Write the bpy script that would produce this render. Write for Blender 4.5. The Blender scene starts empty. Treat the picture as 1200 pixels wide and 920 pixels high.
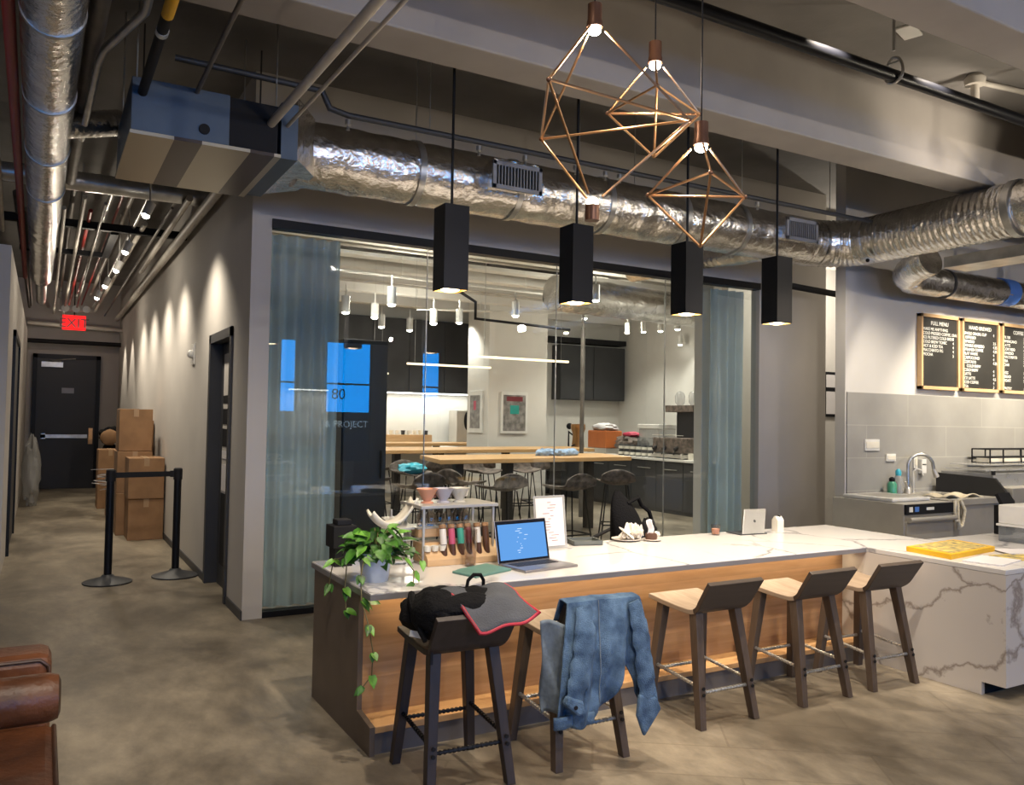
import bpy, math, random
from mathutils import Vector, Matrix, noise as mnoise
random.seed(7)
SC = bpy.context.scene
COL = SC.collection
# ------------------------------------------------------------------ camera
F = 966.0; H = 1.55
d1 = Vector((-550., -22., F)).normalized(); d2 = Vector((1700., -60., F)); d2 = (d2 - d1 * d1.dot(d2)).normalized()
AX = Vector((d2.x, d2.y, -d2.z)); AY = Vector((d1.x, d1.y, -d1.z)); AZ = AX.cross(AY)
ROT = Matrix((AX, AY, AZ))
cam = bpy.data.cameras.new('camera'); co = bpy.data.objects.new('camera', cam); COL.objects.link(co)
cam.sensor_fit = 'HORIZONTAL'; cam.sensor_width = 36; cam.lens = F / 1200 * 36; cam.clip_start = 0.05
co.matrix_world = Matrix.Translation((0, 0, H)) @ ROT.to_4x4()
SC.camera = co
def at(px, py, x=None, y=None, z=None):
    r = ROT @ Vector((px - 600, 460 - py, -F))
    if z is not None: t = (z - H) / r.z
    elif y is not None: t = y / r.y
    else: t = x / r.x
    return Vector((0, 0, H)) + r * t
# ------------------------------------------------------------------ materials
def _in(b, names, v):
    for n in names:
        if n in b.inputs: b.inputs[n].default_value = v; return
MATS = {}
def mat(name, col=(.5, .5, .5), rough=.5, metal=0., spec=None, emit=None, es=0., var=0., vscale=6., stretch=(1, 1, 1), bump=0., bscale=30., trans=0., coat=0., col2=None, alpha=None, sss=0.):
    m = bpy.data.materials.new(name); m.use_nodes = True; MATS[name] = m
    nt = m.node_tree; b = nt.nodes['Principled BSDF']; L = nt.links
    b.inputs['Base Color'].default_value = (*col, 1); b.inputs['Roughness'].default_value = rough; b.inputs['Metallic'].default_value = metal
    if spec is not None: _in(b, ['Specular IOR Level', 'Specular'], spec)
    if emit: _in(b, ['Emission Color'], (*emit, 1)); _in(b, ['Emission Strength'], es)
    if trans: _in(b, ['Transmission Weight'], trans)
    if coat: _in(b, ['Coat Weight'], coat)
    if alpha is not None: b.inputs['Alpha'].default_value = alpha
    tc = nt.nodes.new('ShaderNodeNewGeometry'); mp = nt.nodes.new('ShaderNodeMapping'); mp.inputs['Scale'].default_value = stretch
    L.new(tc.outputs['Position'], mp.inputs['Vector'])
    n = nt.nodes.new('ShaderNodeTexNoise'); n.inputs['Scale'].default_value = vscale; n.inputs['Detail'].default_value = 5
    L.new(mp.outputs[0], n.inputs['Vector'])
    r = nt.nodes.new('ShaderNodeValToRGB'); v = var if var else .06
    c2 = col2 if col2 else tuple(min(1, c * (1 + v)) for c in col)
    r.color_ramp.elements[0].position = .35; r.color_ramp.elements[1].position = .65
    r.color_ramp.elements[0].color = (*[c * (1 - v) for c in col], 1); r.color_ramp.elements[1].color = (*c2, 1)
    L.new(n.outputs['Fac'], r.inputs['Fac']); L.new(r.outputs['Color'], b.inputs['Base Color'])
    if bump:
        n2 = nt.nodes.new('ShaderNodeTexNoise'); n2.inputs['Scale'].default_value = bscale; n2.inputs['Detail'].default_value = 4
        L.new(mp.outputs[0], n2.inputs['Vector'])
        bp = nt.nodes.new('ShaderNodeBump'); bp.inputs['Strength'].default_value = bump; bp.inputs['Distance'].default_value = .02
        L.new(n2.outputs['Fac'], bp.inputs['Height']); L.new(bp.outputs['Normal'], b.inputs['Normal'])
    return m
def N(nt, t, **k):
    n = nt.nodes.new(t)
    for a, v in k.items():
        if a in n.inputs: n.inputs[a].default_value = v
        else: setattr(n, a, v)
    return n
def math_(nt, op, a, b=None, c=None):
    n = nt.nodes.new('ShaderNodeMath'); n.operation = op
    for i, v in enumerate((a, b, c)):
        if v is None: continue
        if isinstance(v, (int, float)): n.inputs[i].default_value = v
        else: nt.links.new(v, n.inputs[i])
    return n.outputs[0]
def mix_(nt, fac, a, b, typ='MIX'):
    n = nt.nodes.new('ShaderNodeMix'); n.data_type = 'RGBA'; n.blend_type = typ
    for s, v in ((0, fac), (6, a), (7, b)):
        if isinstance(v, (int, float)): n.inputs[s].default_value = v
        elif isinstance(v, tuple): n.inputs[s].default_value = (*v, 1)
        else: nt.links.new(v, n.inputs[s])
    return n.outputs[2]
def floor_mat():
    m = mat('concrete_floor', (.3, .27, .22), .4); nt = m.node_tree; L = nt.links; b = nt.nodes['Principled BSDF']
    g = N(nt, 'ShaderNodeNewGeometry'); mp = N(nt, 'ShaderNodeMapping'); mp.inputs['Scale'].default_value = (1, .55, 1); mp.inputs['Rotation'].default_value = (0, 0, .5)
    L.new(g.outputs['Position'], mp.inputs[0])
    a = N(nt, 'ShaderNodeTexNoise', Scale=1.1, Detail=9., Roughness=.62, Distortion=.4); L.new(mp.outputs[0], a.inputs['Vector'])
    c = N(nt, 'ShaderNodeTexNoise', Scale=6.5, Detail=8., Roughness=.7); L.new(mp.outputs[0], c.inputs['Vector'])
    r = nt.nodes.new('ShaderNodeValToRGB'); e = r.color_ramp.elements; e[0].position = .38; e[0].color = (.115, .097, .072, 1); e[1].position = .64; e[1].color = (.35, .305, .235, 1)
    L.new(a.outputs['Fac'], r.inputs[0])
    r2 = nt.nodes.new('ShaderNodeValToRGB'); e = r2.color_ramp.elements; e[0].position = .34; e[0].color = (.62, .61, .6, 1); e[1].position = .62; e[1].color = (1.05, 1.03, 1, 1)
    L.new(c.outputs['Fac'], r2.inputs[0])
    col = mix_(nt, 1., r.outputs[0], r2.outputs[0], 'MULTIPLY')
    # staggered rows of varied tone with darker lines, near the stools
    br = N(nt, 'ShaderNodeTexBrick'); br.inputs['Scale'].default_value = 1.; br.inputs['Mortar Size'].default_value = .006; br.inputs['Brick Width'].default_value = 1.3; br.inputs['Row Height'].default_value = .34
    br.inputs['Color1'].default_value = (1, 1, 1, 1); br.inputs['Color2'].default_value = (.84, .84, .82, 1); br.inputs['Mortar'].default_value = (.6, .58, .55, 1)
    mp2 = N(nt, 'ShaderNodeMapping'); mp2.inputs['Rotation'].default_value = (0, 0, .62); L.new(g.outputs['Position'], mp2.inputs[0]); L.new(mp2.outputs[0], br.inputs['Vector'])
    sx = N(nt, 'ShaderNodeSeparateXYZ'); L.new(g.outputs['Position'], sx.inputs[0])
    msk = math_(nt, 'MULTIPLY', math_(nt, 'GREATER_THAN', sx.outputs[0], 1.6), math_(nt, 'LESS_THAN', sx.outputs[1], 3.6))
    col = mix_(nt, math_(nt, 'MULTIPLY', msk, .55), col, mix_(nt, 1., col, br.outputs[0], 'MULTIPLY'))
    L.new(col, b.inputs['Base Color'])
    rr = N(nt, 'ShaderNodeMapRange'); rr.inputs['To Min'].default_value = .28; rr.inputs['To Max'].default_value = .55; L.new(c.outputs['Fac'], rr.inputs[0]); L.new(rr.outputs[0], b.inputs['Roughness'])
    bp = N(nt, 'ShaderNodeBump', Strength=.12, Distance=.01); L.new(c.outputs['Fac'], bp.inputs['Height']); L.new(bp.outputs[0], b.inputs['Normal'])
    return m
def marble_mat(name, scale, vein, width, base=(.72, .69, .65), warp=.25, full=0.):
    m = mat(name, base, .22); nt = m.node_tree; L = nt.links; b = nt.nodes['Principled BSDF']
    g = N(nt, 'ShaderNodeNewGeometry')
    n = N(nt, 'ShaderNodeTexNoise', Scale=2.2, Detail=6., Roughness=.6); L.new(g.outputs['Position'], n.inputs['Vector'])
    vm = N(nt, 'ShaderNodeVectorMath'); vm.operation = 'MULTIPLY_ADD'; vm.inputs[1].default_value = (warp,) * 3
    L.new(n.outputs['Color'], vm.inputs[0]); L.new(g.outputs['Position'], vm.inputs[2])
    mp = N(nt, 'ShaderNodeMapping'); mp.inputs['Rotation'].default_value = (.5, .35, .6); mp.inputs['Scale'].default_value = (1, .6, 1.4); L.new(vm.outputs[0], mp.inputs[0])
    v = N(nt, 'ShaderNodeTexVoronoi'); v.feature = 'DISTANCE_TO_EDGE'; v.inputs['Scale'].default_value = scale; L.new(mp.outputs[0], v.inputs['Vector'])
    r = nt.nodes.new('ShaderNodeValToRGB'); e = r.color_ramp.elements; e[0].position = 0; e[0].color = (1, 1, 1, 1); e[1].position = width; e[1].color = (0, 0, 0, 1)
    L.new(v.outputs['Distance'], r.inputs[0])
    n2 = N(nt, 'ShaderNodeTexNoise', Scale=1.7, Detail=2.); L.new(g.outputs['Position'], n2.inputs['Vector'])
    k = N(nt, 'ShaderNodeMapRange'); k.inputs['From Min'].default_value = .4; k.inputs['From Max'].default_value = .6; L.new(n2.outputs['Fac'], k.inputs[0])
    f = math_(nt, 'MULTIPLY', r.outputs[0], math_(nt, 'MAXIMUM', k.outputs[0], full * .75))
    n3 = N(nt, 'ShaderNodeTexNoise', Scale=1.3, Detail=4.); L.new(vm.outputs[0], n3.inputs['Vector'])
    bc = mix_(nt, n3.outputs['Fac'], base, tuple(c * .86 for c in base))
    L.new(mix_(nt, f, bc, vein), b.inputs['Base Color'])
    return m
def wood_mat(name, c1, c2, axis='x', plank=0., rough=.45, sc=1.):
    m = mat(name, c1, rough); nt = m.node_tree; L = nt.links; b = nt.nodes['Principled BSDF']
    g = N(nt, 'ShaderNodeTexCoord'); mp = N(nt, 'ShaderNodeMapping')
    s = {'x': (1.2, 14, 14), 'y': (14, 1.2, 14), 'z': (14, 14, 1.2)}[axis]; mp.inputs['Scale'].default_value = tuple(q * sc for q in s)
    L.new(g.outputs['Object'], mp.inputs[0])
    n = N(nt, 'ShaderNodeTexNoise', Scale=1.6, Detail=7., Roughness=.6, Distortion=.5); L.new(mp.outputs[0], n.inputs['Vector'])
    r = nt.nodes.new('ShaderNodeValToRGB'); e = r.color_ramp.elements; e[0].position = .33; e[0].color = (*c2, 1); e[1].position = .66; e[1].color = (*c1, 1)
    L.new(n.outputs['Fac'], r.inputs[0]); col = r.outputs[0]
    if plank:
        sx = N(nt, 'ShaderNodeSeparateXYZ'); L.new(g.outputs['Object'], sx.inputs[0])
        fz = math_(nt, 'FLOOR', math_(nt, 'DIVIDE', sx.outputs[2], plank))
        wn = N(nt, 'ShaderNodeTexWhiteNoise'); wn.noise_dimensions = '1D'; L.new(fz, wn.inputs['W'])
        mr = N(nt, 'ShaderNodeMapRange'); mr.inputs['To Min'].default_value = .8; mr.inputs['To Max'].default_value = 1.08; L.new(wn.outputs['Value'], mr.inputs[0])
        cc = N(nt, 'ShaderNodeCombineColor'); [L.new(mr.outputs[0], cc.inputs[i]) for i in range(3)]
        col = mix_(nt, 1., col, cc.outputs[0], 'MULTIPLY')
    L.new(col, b.inputs['Base Color']); return m
def glass_mat(name, tint=(1, 1, 1), ior=1.5, boost=1.):
    m = bpy.data.materials.new(name); m.use_nodes = True; MATS[name] = m; nt = m.node_tree; L = nt.links; nt.nodes.clear()
    o = N(nt, 'ShaderNodeOutputMaterial'); t = N(nt, 'ShaderNodeBsdfTransparent'); t.inputs[0].default_value = (*tint, 1)
    gl = N(nt, 'ShaderNodeBsdfGlossy'); gl.inputs['Roughness'].default_value = 0.0; gl.inputs['Color'].default_value = (1, 1, 1, 1)
    fr = N(nt, 'ShaderNodeFresnel', IOR=ior); mx = N(nt, 'ShaderNodeMixShader'); bf = N(nt, 'ShaderNodeNewGeometry')
    L.new(math_(nt, 'MULTIPLY_ADD', bf.outputs['Backfacing'], 1 / ior - ior, ior), fr.inputs['IOR'])
    L.new(math_(nt, 'MULTIPLY', fr.outputs[0], boost), mx.inputs[0]); L.new(t.outputs[0], mx.inputs[1]); L.new(gl.outputs[0], mx.inputs[2]); L.new(mx.outputs[0], o.inputs[0])
    return m
def emis(name, col, s):
    m = bpy.data.materials.new(name); m.use_nodes = True; MATS[name] = m; nt = m.node_tree; nt.nodes.clear()
    o = N(nt, 'ShaderNodeOutputMaterial'); e = N(nt, 'ShaderNodeEmission'); e.inputs[0].default_value = (*col, 1); e.inputs[1].default_value = s
    nt.links.new(e.outputs[0], o.inputs[0]); return m
def tile_mat():
    m = mat('grey_tile', (.33, .32, .30), .35); nt = m.node_tree; L = nt.links; b = nt.nodes['Principled BSDF']
    g = N(nt, 'ShaderNodeNewGeometry'); s = N(nt, 'ShaderNodeSeparateXYZ'); L.new(g.outputs['Position'], s.inputs[0])
    c = N(nt, 'ShaderNodeCombineXYZ'); L.new(s.outputs[0], c.inputs[0]); L.new(math_(nt, 'SUBTRACT', s.outputs[2], 1.88 - .33 * 6), c.inputs[1])
    br = N(nt, 'ShaderNodeTexBrick'); br.inputs['Scale'].default_value = 1.; br.inputs['Brick Width'].default_value = 1.32; br.inputs['Row Height'].default_value = .33; br.inputs['Mortar Size'].default_value = .004
    br.inputs['Color1'].default_value = (1, 1, 1, 1); br.inputs['Color2'].default_value = (.9, .9, .9, 1); br.inputs['Mortar'].default_value = (1.25, 1.25, 1.2, 1)
    L.new(c.outputs[0], br.inputs['Vector'])
    n = N(nt, 'ShaderNodeTexNoise', Scale=2.6, Detail=6.); L.new(g.outputs['Position'], n.inputs['Vector'])
    a = mix_(nt, n.outputs['Fac'], (.27, .26, .245), (.42, .41, .385))
    L.new(mix_(nt, 1., a, br.outputs[0], 'MULTIPLY'), b.inputs['Base Color']); return m
def striped(name, c1, c2, axis, edges):
    m = mat(name, c1, .4, .6); nt = m.node_tree; L = nt.links; b = nt.nodes['Principled BSDF']
    g = N(nt, 'ShaderNodeNewGeometry'); s = N(nt, 'ShaderNodeSeparateXYZ'); L.new(g.outputs['Position'], s.inputs[0]); v = s.outputs[axis]; f = None
    for lo, hi in edges:
        k = math_(nt, 'MULTIPLY', math_(nt, 'GREATER_THAN', v, lo), math_(nt, 'LESS_THAN', v, hi)); f = k if f is None else math_(nt, 'ADD', f, k)
    L.new(mix_(nt, f, c1, c2), b.inputs['Base Color']); L.new(math_(nt, 'MULTIPLY_ADD', f, -.6, .6), b.inputs['Metallic']); return m
M = MATS
floor_mat(); tile_mat()
marble_mat('marble_top', 1.9, (.25, .245, .26), .028, (.66, .64, .62)); marble_mat('marble_side', 1.55, (.17, .13, .105), .026, (.58, .54, .50), .42, 1.)
wood_mat('oak_panel', (.46, .27, .135), (.33, .18, .08), 'x', .15); wood_mat('oak_step', (.52, .31, .14), (.42, .235, .1), 'x')
wood_mat('walnut', (.10, .07, .05), (.055, .037, .026), 'z', rough=.5); wood_mat('lit_seat_wood', (.38, .29, .21), (.22, .16, .11), 'y', rough=.45)
wood_mat('shaded_back_wood', (.075, .056, .043), (.05, .037, .028), 'x', rough=.5)  # shaded back of the bent seat, painted darker than its lit pan
wood_mat('dark_stool_wood', (.045, .032, .028), (.028, .02, .018), 'z', rough=.5)
wood_mat('butcher_wood', (.62, .38, .17), (.5, .28, .11), 'x', rough=.4); wood_mat('light_wood', (.66, .44, .24), (.52, .32, .15), 'x', rough=.5)
mat('wall_paint', (.50, .475, .445), .8, var=.03, vscale=2); mat('wall_white', (.62, .60, .57), .8, var=.03, vscale=2); mat('interior_white', (.68, .66, .62), .8, var=.02)
mat('slab_concrete', (.21, .20, .19), .85, var=.12, vscale=1.6, bump=.15, bscale=14); mat('beam_paint', (.36, .335, .31), .75, var=.06, vscale=2.5)
mat('brown_metal', (.13, .10, .078), .45, .3); mat('grey_kick', (.16, .145, .14), .4, .3); mat('shaded_slab_edge', (.17, .165, .175), .4)
mat('black_metal', (.004, .0045, .007), .4, spec=.25); mat('matte_black', (.010, .010, .012), .65, spec=.25); mat('dark_grey', (.035, .037, .042), .5); mat('door_black', (.018, .018, .02), .45)
mat('foil', (.78, .76, .73), .25, 1., var=.12, vscale=10, bump=.55, bscale=22); mat('galv', (.5, .5, .49), .35, .9, var=.15, vscale=8); mat('steel', (.62, .59, .54), .42, .65, var=.06, vscale=4)
mat('dull_pipe', (.15, .135, .12), .5, .4, var=.2); mat('white_pipe', (.5, .47, .42), .5, var=.1); mat('red_pipe', (.3, .03, .025), .4); mat('brass', (.55, .3, .13), .3, 1.); mat('copper', (.62, .36, .19), .32, 1.)
mat('copper_dark', (.15, .07, .04), .4, .5); mat('gold_inside', (.9, .6, .2), .35, .8); mat('vent_face', (.28, .29, .32), .5, .3); mat('blue_panel', (.085, .12, .17), .5, .3)
striped('ac_bottom', (.46, .42, .33), (.05, .035, .03), 0, [(.60, .75), (1.02, 1.16)])
mat('denim', (.06, .125, .24), .9, var=.35, vscale=14, col2=(.125, .215, .34), bump=.5, bscale=220); mat('denim_inside', (.17, .21, .25), .95, var=.2, vscale=30)
mat('bag_black', (.006, .006, .007), .85, spec=.15, bump=.4, bscale=90); mat('bag_grey', (.07, .075, .088), .85, var=.15, bump=.4, bscale=150); mat('red_trim', (.42, .02, .04), .5); mat('tag_white', (.8, .8, .78), .6)
mat('leather', (.115, .042, .017), .42, var=.35, vscale=7, bump=.2, bscale=40); mat('leather_dark', (.07, .035, .02), .4, var=.2)
mat('cardboard', (.26, .145, .07), .85, var=.12, vscale=5); mat('card_tape', (.36, .23, .12), .4); mat('plastic_wrap', (.5, .5, .48), .3, alpha=.55, bump=.8, bscale=12)
mat('curtain', (.44, .54, .58), .85, var=.06, vscale=4, alpha=.9); mat('pot_white', (.5, .56, .66), .35, var=.15); mat('leaf', (.018, .085, .008), .45, var=.5, vscale=16, col2=(.06, .2, .02)); mat('leaf_light', (.10, .27, .025), .45, var=.4, vscale=20)
mat('vine', (.12, .1, .04), .6); mat('paper', (.66, .64, .65), .7, var=.03); mat('napkin', (.85, .80, .72), .8, var=.08, vscale=30, bump=.5, bscale=40); mat('green_book', (.10, .22, .19), .5)
mat('yellow', (.75, .42, .01), .5); mat('magazine', (.45, .42, .3), .5, var=.7, vscale=22, col2=(.8, .6, .15)); mat('cream', (.78, .74, .64), .45); mat('lilac', (.60, .58, .64), .5); mat('peach', (.85, .42, .27), .5)
mat('laptop_grey', (.32, .30, .31), .35, .8); mat('keys', (.02, .02, .025), .5); mat('screen_bezel', (.01, .012, .02), .15)
mat('cork', (.36, .2, .1), .8, var=.3, vscale=60); mat('vial_white', (.7, .66, .62), .3); mat('vial_pink', (.5, .08, .16), .3); mat('vial_teal', (.05, .35, .27), .3); mat('vial_brown', (.1, .045, .025), .3); mat('vial_red', (.2, .04, .05), .3)
mat('plate', (.7, .62, .55), .3); mat('chocolate', (.09, .04, .025), .6); mat('soap_blue', (.05, .45, .6), .3); mat('soap_green', (.08, .35, .22), .3); mat('towel', (.72, .64, .48), .9, bump=.6, bscale=60)
mat('chalkboard', (.022, .021, .019), .6); mat('letter_white', (.8, .8, .76), .6); mat('oak_frame', (.65, .42, .22), .5, var=.1); mat('tape_blue', (.08, .2, .6), .4); mat('yellow_label', (.6, .3, .02), .5)
mat('seat_shell', (.075, .058, .048), .6, var=.3, vscale=16, col2=(.2, .155, .13)); mat('table_leg', (.03, .024, .02), .5); mat('orange', (.55, .16, .04), .5); mat('poster', (.22, .21, .2), .5, var=.4, vscale=12); mat('blue_cloth', (.3, .42, .6), .9, var=.3, vscale=18)
mat('acrylic_grey', (.3, .32, .33), .1, alpha=.5); mat('white_plastic', (.74, .73, .7), .4); mat('red_plastic', (.5, .05, .1), .5); mat('teal', (.02, .3, .26), .5); mat('tablet_body', (.34, .34, .33), .4, .7)
mat('dark_liquid', (.05, .025, .01), .2); mat('tray_grey', (.12, .13, .12), .5); mat('clear_plastic', (.5, .5, .5), .15, alpha=.45); mat('rubber', (.02, .02, .02), .6)
glass_mat('pane_glass', (.93, .96, .95), 1.5, 1.25); glass_mat('cup_glass', (.85, .82, .8), 1.45, 1.3)
emis('sky_blue', (.0, .31, 1.), 8.); emis('screen_blue', (.13, .36, .80), 1.05); emis('lamp_white', (1, .93, .82), 30.); emis('lamp_soft', (1, .80, .50), 12.); emis('led_warm', (1, .75, .45), 3.)
emis('strip_white', (1, .96, .9), 9.); emis('exit_red', (1, .02, .02), 1.5); emis('line_lamp', (1, .78, .52), 2.6); emis('vinyl_glow', (.6, .8, 1.), 2.2); emis('street_dim', (.05, .1, .2), .25); emis('screen_text', (.6, .75, 1.), 1.3)
# ------------------------------------------------------------------ mesh helpers
XF = {}
class MB:
    def __init__(s): s.v = []; s.f = []
    def add(s, vs, fs):
        o = len(s.v); s.v += [Vector(q) for q in vs]; s.f += [tuple(i + o for i in f) for f in fs]; return s
    def box(s, x0, x1, y0, y1, z0, z1, m=None):
        vs = [Vector((x, y, z)) for x in (x0, x1) for y in (y0, y1) for z in (z0, z1)]
        if m is not None: vs = [m @ q for q in vs]
        return s.add(vs, [(0, 1, 3, 2), (4, 6, 7, 5), (0, 4, 5, 1), (2, 3, 7, 6), (0, 2, 6, 4), (1, 5, 7, 3)])
    def cbox(s, c, d, rz=0, rx=0, ry=0):
        m = Matrix.Translation(c) @ Matrix.Rotation(rz, 4, 'Z') @ Matrix.Rotation(rx, 4, 'X') @ Matrix.Rotation(ry, 4, 'Y')
        return s.box(-d[0] / 2, d[0] / 2, -d[1] / 2, d[1] / 2, -d[2] / 2, d[2] / 2, m)
    def prism(s, pts, a0, a1, axis='x', m=None):
        def P(p, a): return Vector({'x': (a, p[0], p[1]), 'y': (p[0], a, p[1]), 'z': (p[0], p[1], a)}[axis])
        n = len(pts); vs = [P(p, a0) for p in pts] + [P(p, a1) for p in pts]
        if m is not None: vs = [m @ q for q in vs]
        return s.add(vs, [tuple(range(n))[::-1], tuple(range(n, 2 * n))] + [(i, (i + 1) % n, (i + 1) % n + n, i + n) for i in range(n)])
    def tube(s, pts, r, seg=10, cap=True, sq=False, phase=0.):
        pts = [Vector(p) for p in pts]; n = len(pts); rs = r if isinstance(r, (list, tuple)) else [r] * n
        up = None; rings = []
        for i, p in enumerate(pts):
            t = ((pts[min(i + 1, n - 1)] - p).normalized() + (p - pts[max(i - 1, 0)]).normalized())
            t = t.normalized() if t.length > 1e-6 else Vector((0, 0, 1))
            if up is None: up = Vector((0, 0, 1)) if abs(t.z) < .9 else Vector((0, 1, 0))
            a = t.cross(up)
            if a.length < 1e-4: a = t.cross(Vector((1, 0, 0)))
            a.normalize(); b = a.cross(t).normalized(); up = b
            k = 1.
            if 0 < i < n - 1:
                c = (pts[i + 1] - p).normalized().dot((p - pts[i - 1]).normalized()); k = 1 / max(.5, math.sqrt(max(0, (1 + c) / 2)))
                k = 1 + (k - 1) * .6
            rings.append([p + (a * math.cos(2 * math.pi * j / seg + phase) + b * math.sin(2 * math.pi * j / seg + phase)) * rs[i] * k for j in range(seg)])
        vs = [q for g in rings for q in g]; fs = []
        for i in range(n - 1):
            for j in range(seg): fs.append((i * seg + j, i * seg + (j + 1) % seg, (i + 1) * seg + (j + 1) % seg, (i + 1) * seg + j))
        if cap: fs += [tuple(range(seg))[::-1], tuple((n - 1) * seg + j for j in range(seg))]
        return s.add(vs, fs)
    def lathe(s, prof, c=(0, 0, 0), seg=24, m=None):
        c = Vector(c); vs = []; fs = []; n = len(prof)
        for (r, z) in prof:
            for j in range(seg):
                a = 2 * math.pi * j / seg; q = Vector((max(r, 1e-4) * math.cos(a), max(r, 1e-4) * math.sin(a), z)); vs.append((m @ q if m is not None else q) + c)
        for i in range(n - 1):
            for j in range(seg): fs.append((i * seg + j, i * seg + (j + 1) % seg, (i + 1) * seg + (j + 1) % seg, (i + 1) * seg + j))
        if prof[0][0] > .002: fs.append(tuple(range(seg))[::-1])
        if prof[-1][0] > .002: fs.append(tuple((n - 1) * seg + j for j in range(seg)))
        return s.add(vs, fs)
    def grid(s, fn, nu, nv):
        vs = [fn(i / nu, j / nv) for j in range(nv + 1) for i in range(nu + 1)]
        return s.add(vs, [(j * (nu + 1) + i, j * (nu + 1) + i + 1, (j + 1) * (nu + 1) + i + 1, (j + 1) * (nu + 1) + i) for j in range(nv) for i in range(nu)])
    def ball(s, c, r, seg=14, rings=9, squash=(1, 1, 1), nz=0., ns=3.):
        c = Vector(c); vs = []
        for i in range(rings + 1):
            th = math.pi * i / rings
            for j in range(seg):
                a = 2 * math.pi * j / seg; d = Vector((math.sin(th) * math.cos(a), math.sin(th) * math.sin(a), math.cos(th)))
                k = r * (1 + nz * mnoise.noise(d * ns + c * 7)); vs.append(c + Vector((d.x * squash[0], d.y * squash[1], d.z * squash[2])) * k)
        return s.add(vs, [(i * seg + j, (i + 1) * seg + j, (i + 1) * seg + (j + 1) % seg, i * seg + (j + 1) % seg) for i in range(rings) for j in range(seg)])
def link(name, mb, m, parent=None, smooth=False, bevel=0., solid=0., sub=0, origin=None):
    me = bpy.data.meshes.new(name)
    if parent is not None:
        T = XF.get(parent.name, Matrix.Identity(4)); inv = T.inverted(); vs = [inv @ v for v in mb.v]
    else:
        if origin is None:
            xs = [v.x for v in mb.v]; ys = [v.y for v in mb.v]; zs = [v.z for v in mb.v]
            origin = Vector(((min(xs) + max(xs)) / 2, (min(ys) + max(ys)) / 2, min(zs)))
        T = Matrix.Translation(origin); vs = [v - Vector(origin) for v in mb.v]
    me.from_pydata([tuple(v) for v in vs], [], mb.f); me.update()
    me.materials.append(MATS[m] if isinstance(m, str) else m)
    o = bpy.data.objects.new(name, me); COL.objects.link(o)
    if smooth:
        me.polygons.foreach_set('use_smooth', [True] * len(me.polygons))
        try: me.set_sharp_from_angle(angle=math.radians(42))
        except Exception: pass
    if parent is not None: o.parent = parent; XF[o.name] = T
    else: o.location = origin; XF[o.name] = T
    if bevel:
        b = o.modifiers.new('bevel', 'BEVEL'); b.width = bevel; b.segments = 2; b.limit_method = 'ANGLE'; b.angle_limit = .6
    if solid: b = o.modifiers.new('solid', 'SOLIDIFY'); b.thickness = solid; b.offset = 0
    if sub: b = o.modifiers.new('sub', 'SUBSURF'); b.levels = sub; b.render_levels = sub
    return o
def tag(o, label, cat, group=None, kind=None):
    o['label'] = label; o['category'] = cat
    if group: o['group'] = group
    if kind: o['kind'] = kind
    return o
def thing(name, label, cat, loc=(0, 0, 0), rz=0, group=None):
    o = bpy.data.objects.new(name, None); COL.objects.link(o); o.location = loc; o.rotation_euler = (0, 0, rz); o.empty_display_size = .1
    XF[o.name] = Matrix.Translation(loc) @ Matrix.Rotation(rz, 4, 'Z'); return tag(o, label, cat, group)
def struct(name, mb, m, **k):
    o = link(name, mb, m, **k)
    if o.parent is None: o['kind'] = 'structure'
    return o
def dup(root, loc, rz, label, group=None):
    r = root.copy(); COL.objects.link(r); r.location = loc; r.rotation_euler = (0, 0, rz); r['label'] = label
    if group: r['group'] = group
    for ch in list(root.children):
        c = ch.copy(); COL.objects.link(c); c.parent = r
        for g in list(ch.children): d = g.copy(); COL.objects.link(d); d.parent = c
    return r
def B(*a, **k): return MB().box(*a, **k)
def light(name, typ, loc, power, col=(1, .82, .62), target=None, size=.05, spot=60, blend=.5, parent=None, sx=None, sy=None):
    l = bpy.data.lights.new(name, typ); l.energy = power; l.color = col
    if typ == 'SPOT': l.spot_size = math.radians(spot); l.spot_blend = blend; l.shadow_soft_size = size
    elif typ == 'AREA': l.shape = 'RECTANGLE'; l.size = sx or size; l.size_y = sy or size
    else: l.shadow_soft_size = size
    o = bpy.data.objects.new(name, l); COL.objects.link(o); o.location = loc
    if target is not None: o.rotation_euler = (Vector(target) - Vector(loc)).to_track_quat('-Z', 'Y').to_euler()
    return o
# ================================================================== setting
ZC = 4.2
struct('floor', B(-6, 15, -7, 21, -.1, 0), 'concrete_floor')
struct('ceiling', B(-6, 15, -7, 21, ZC, ZC + .1), 'slab_concrete')
struct('ceiling_beam', B(-6, 14.9, 3.95, 4.25, 3.56, ZC), 'beam_paint', bevel=.01)
struct('ceiling_beam', B(-6, 14.9, 2.32, 2.58, 3.56, ZC), 'beam_paint', bevel=.01)
# hall
mb = MB().box(1.35, 1.5, 6.44, 7.05, 0, ZC).box(1.35, 1.5, 7.05, 8.05, 2.27, ZC).box(1.35, 1.5, 8.05, 19, 0, ZC)
struct('wall_hall_right', mb, 'wall_paint')
struct('wall_hall_left', B(-3, -.3, 9, 19, 0, 3.1), 'wall_paint')
struct('wall_hall_end', B(-3, 1.5, 19, 19.15, 0, ZC), 'wall_paint')
struct('wall_front', MB().box(1.5, 6.74, 6.44, 6.56, 3.07, ZC).box(6.74, 7.80, 6.44, 6.56, 0, ZC), 'wall_paint')
struct('baseboard_hall', MB().box(1.338, 1.35, 6.43, 7.0, 0, .07).box(1.338, 1.35, 8.1, 18.9, 0, .07), 'dark_grey')
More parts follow.
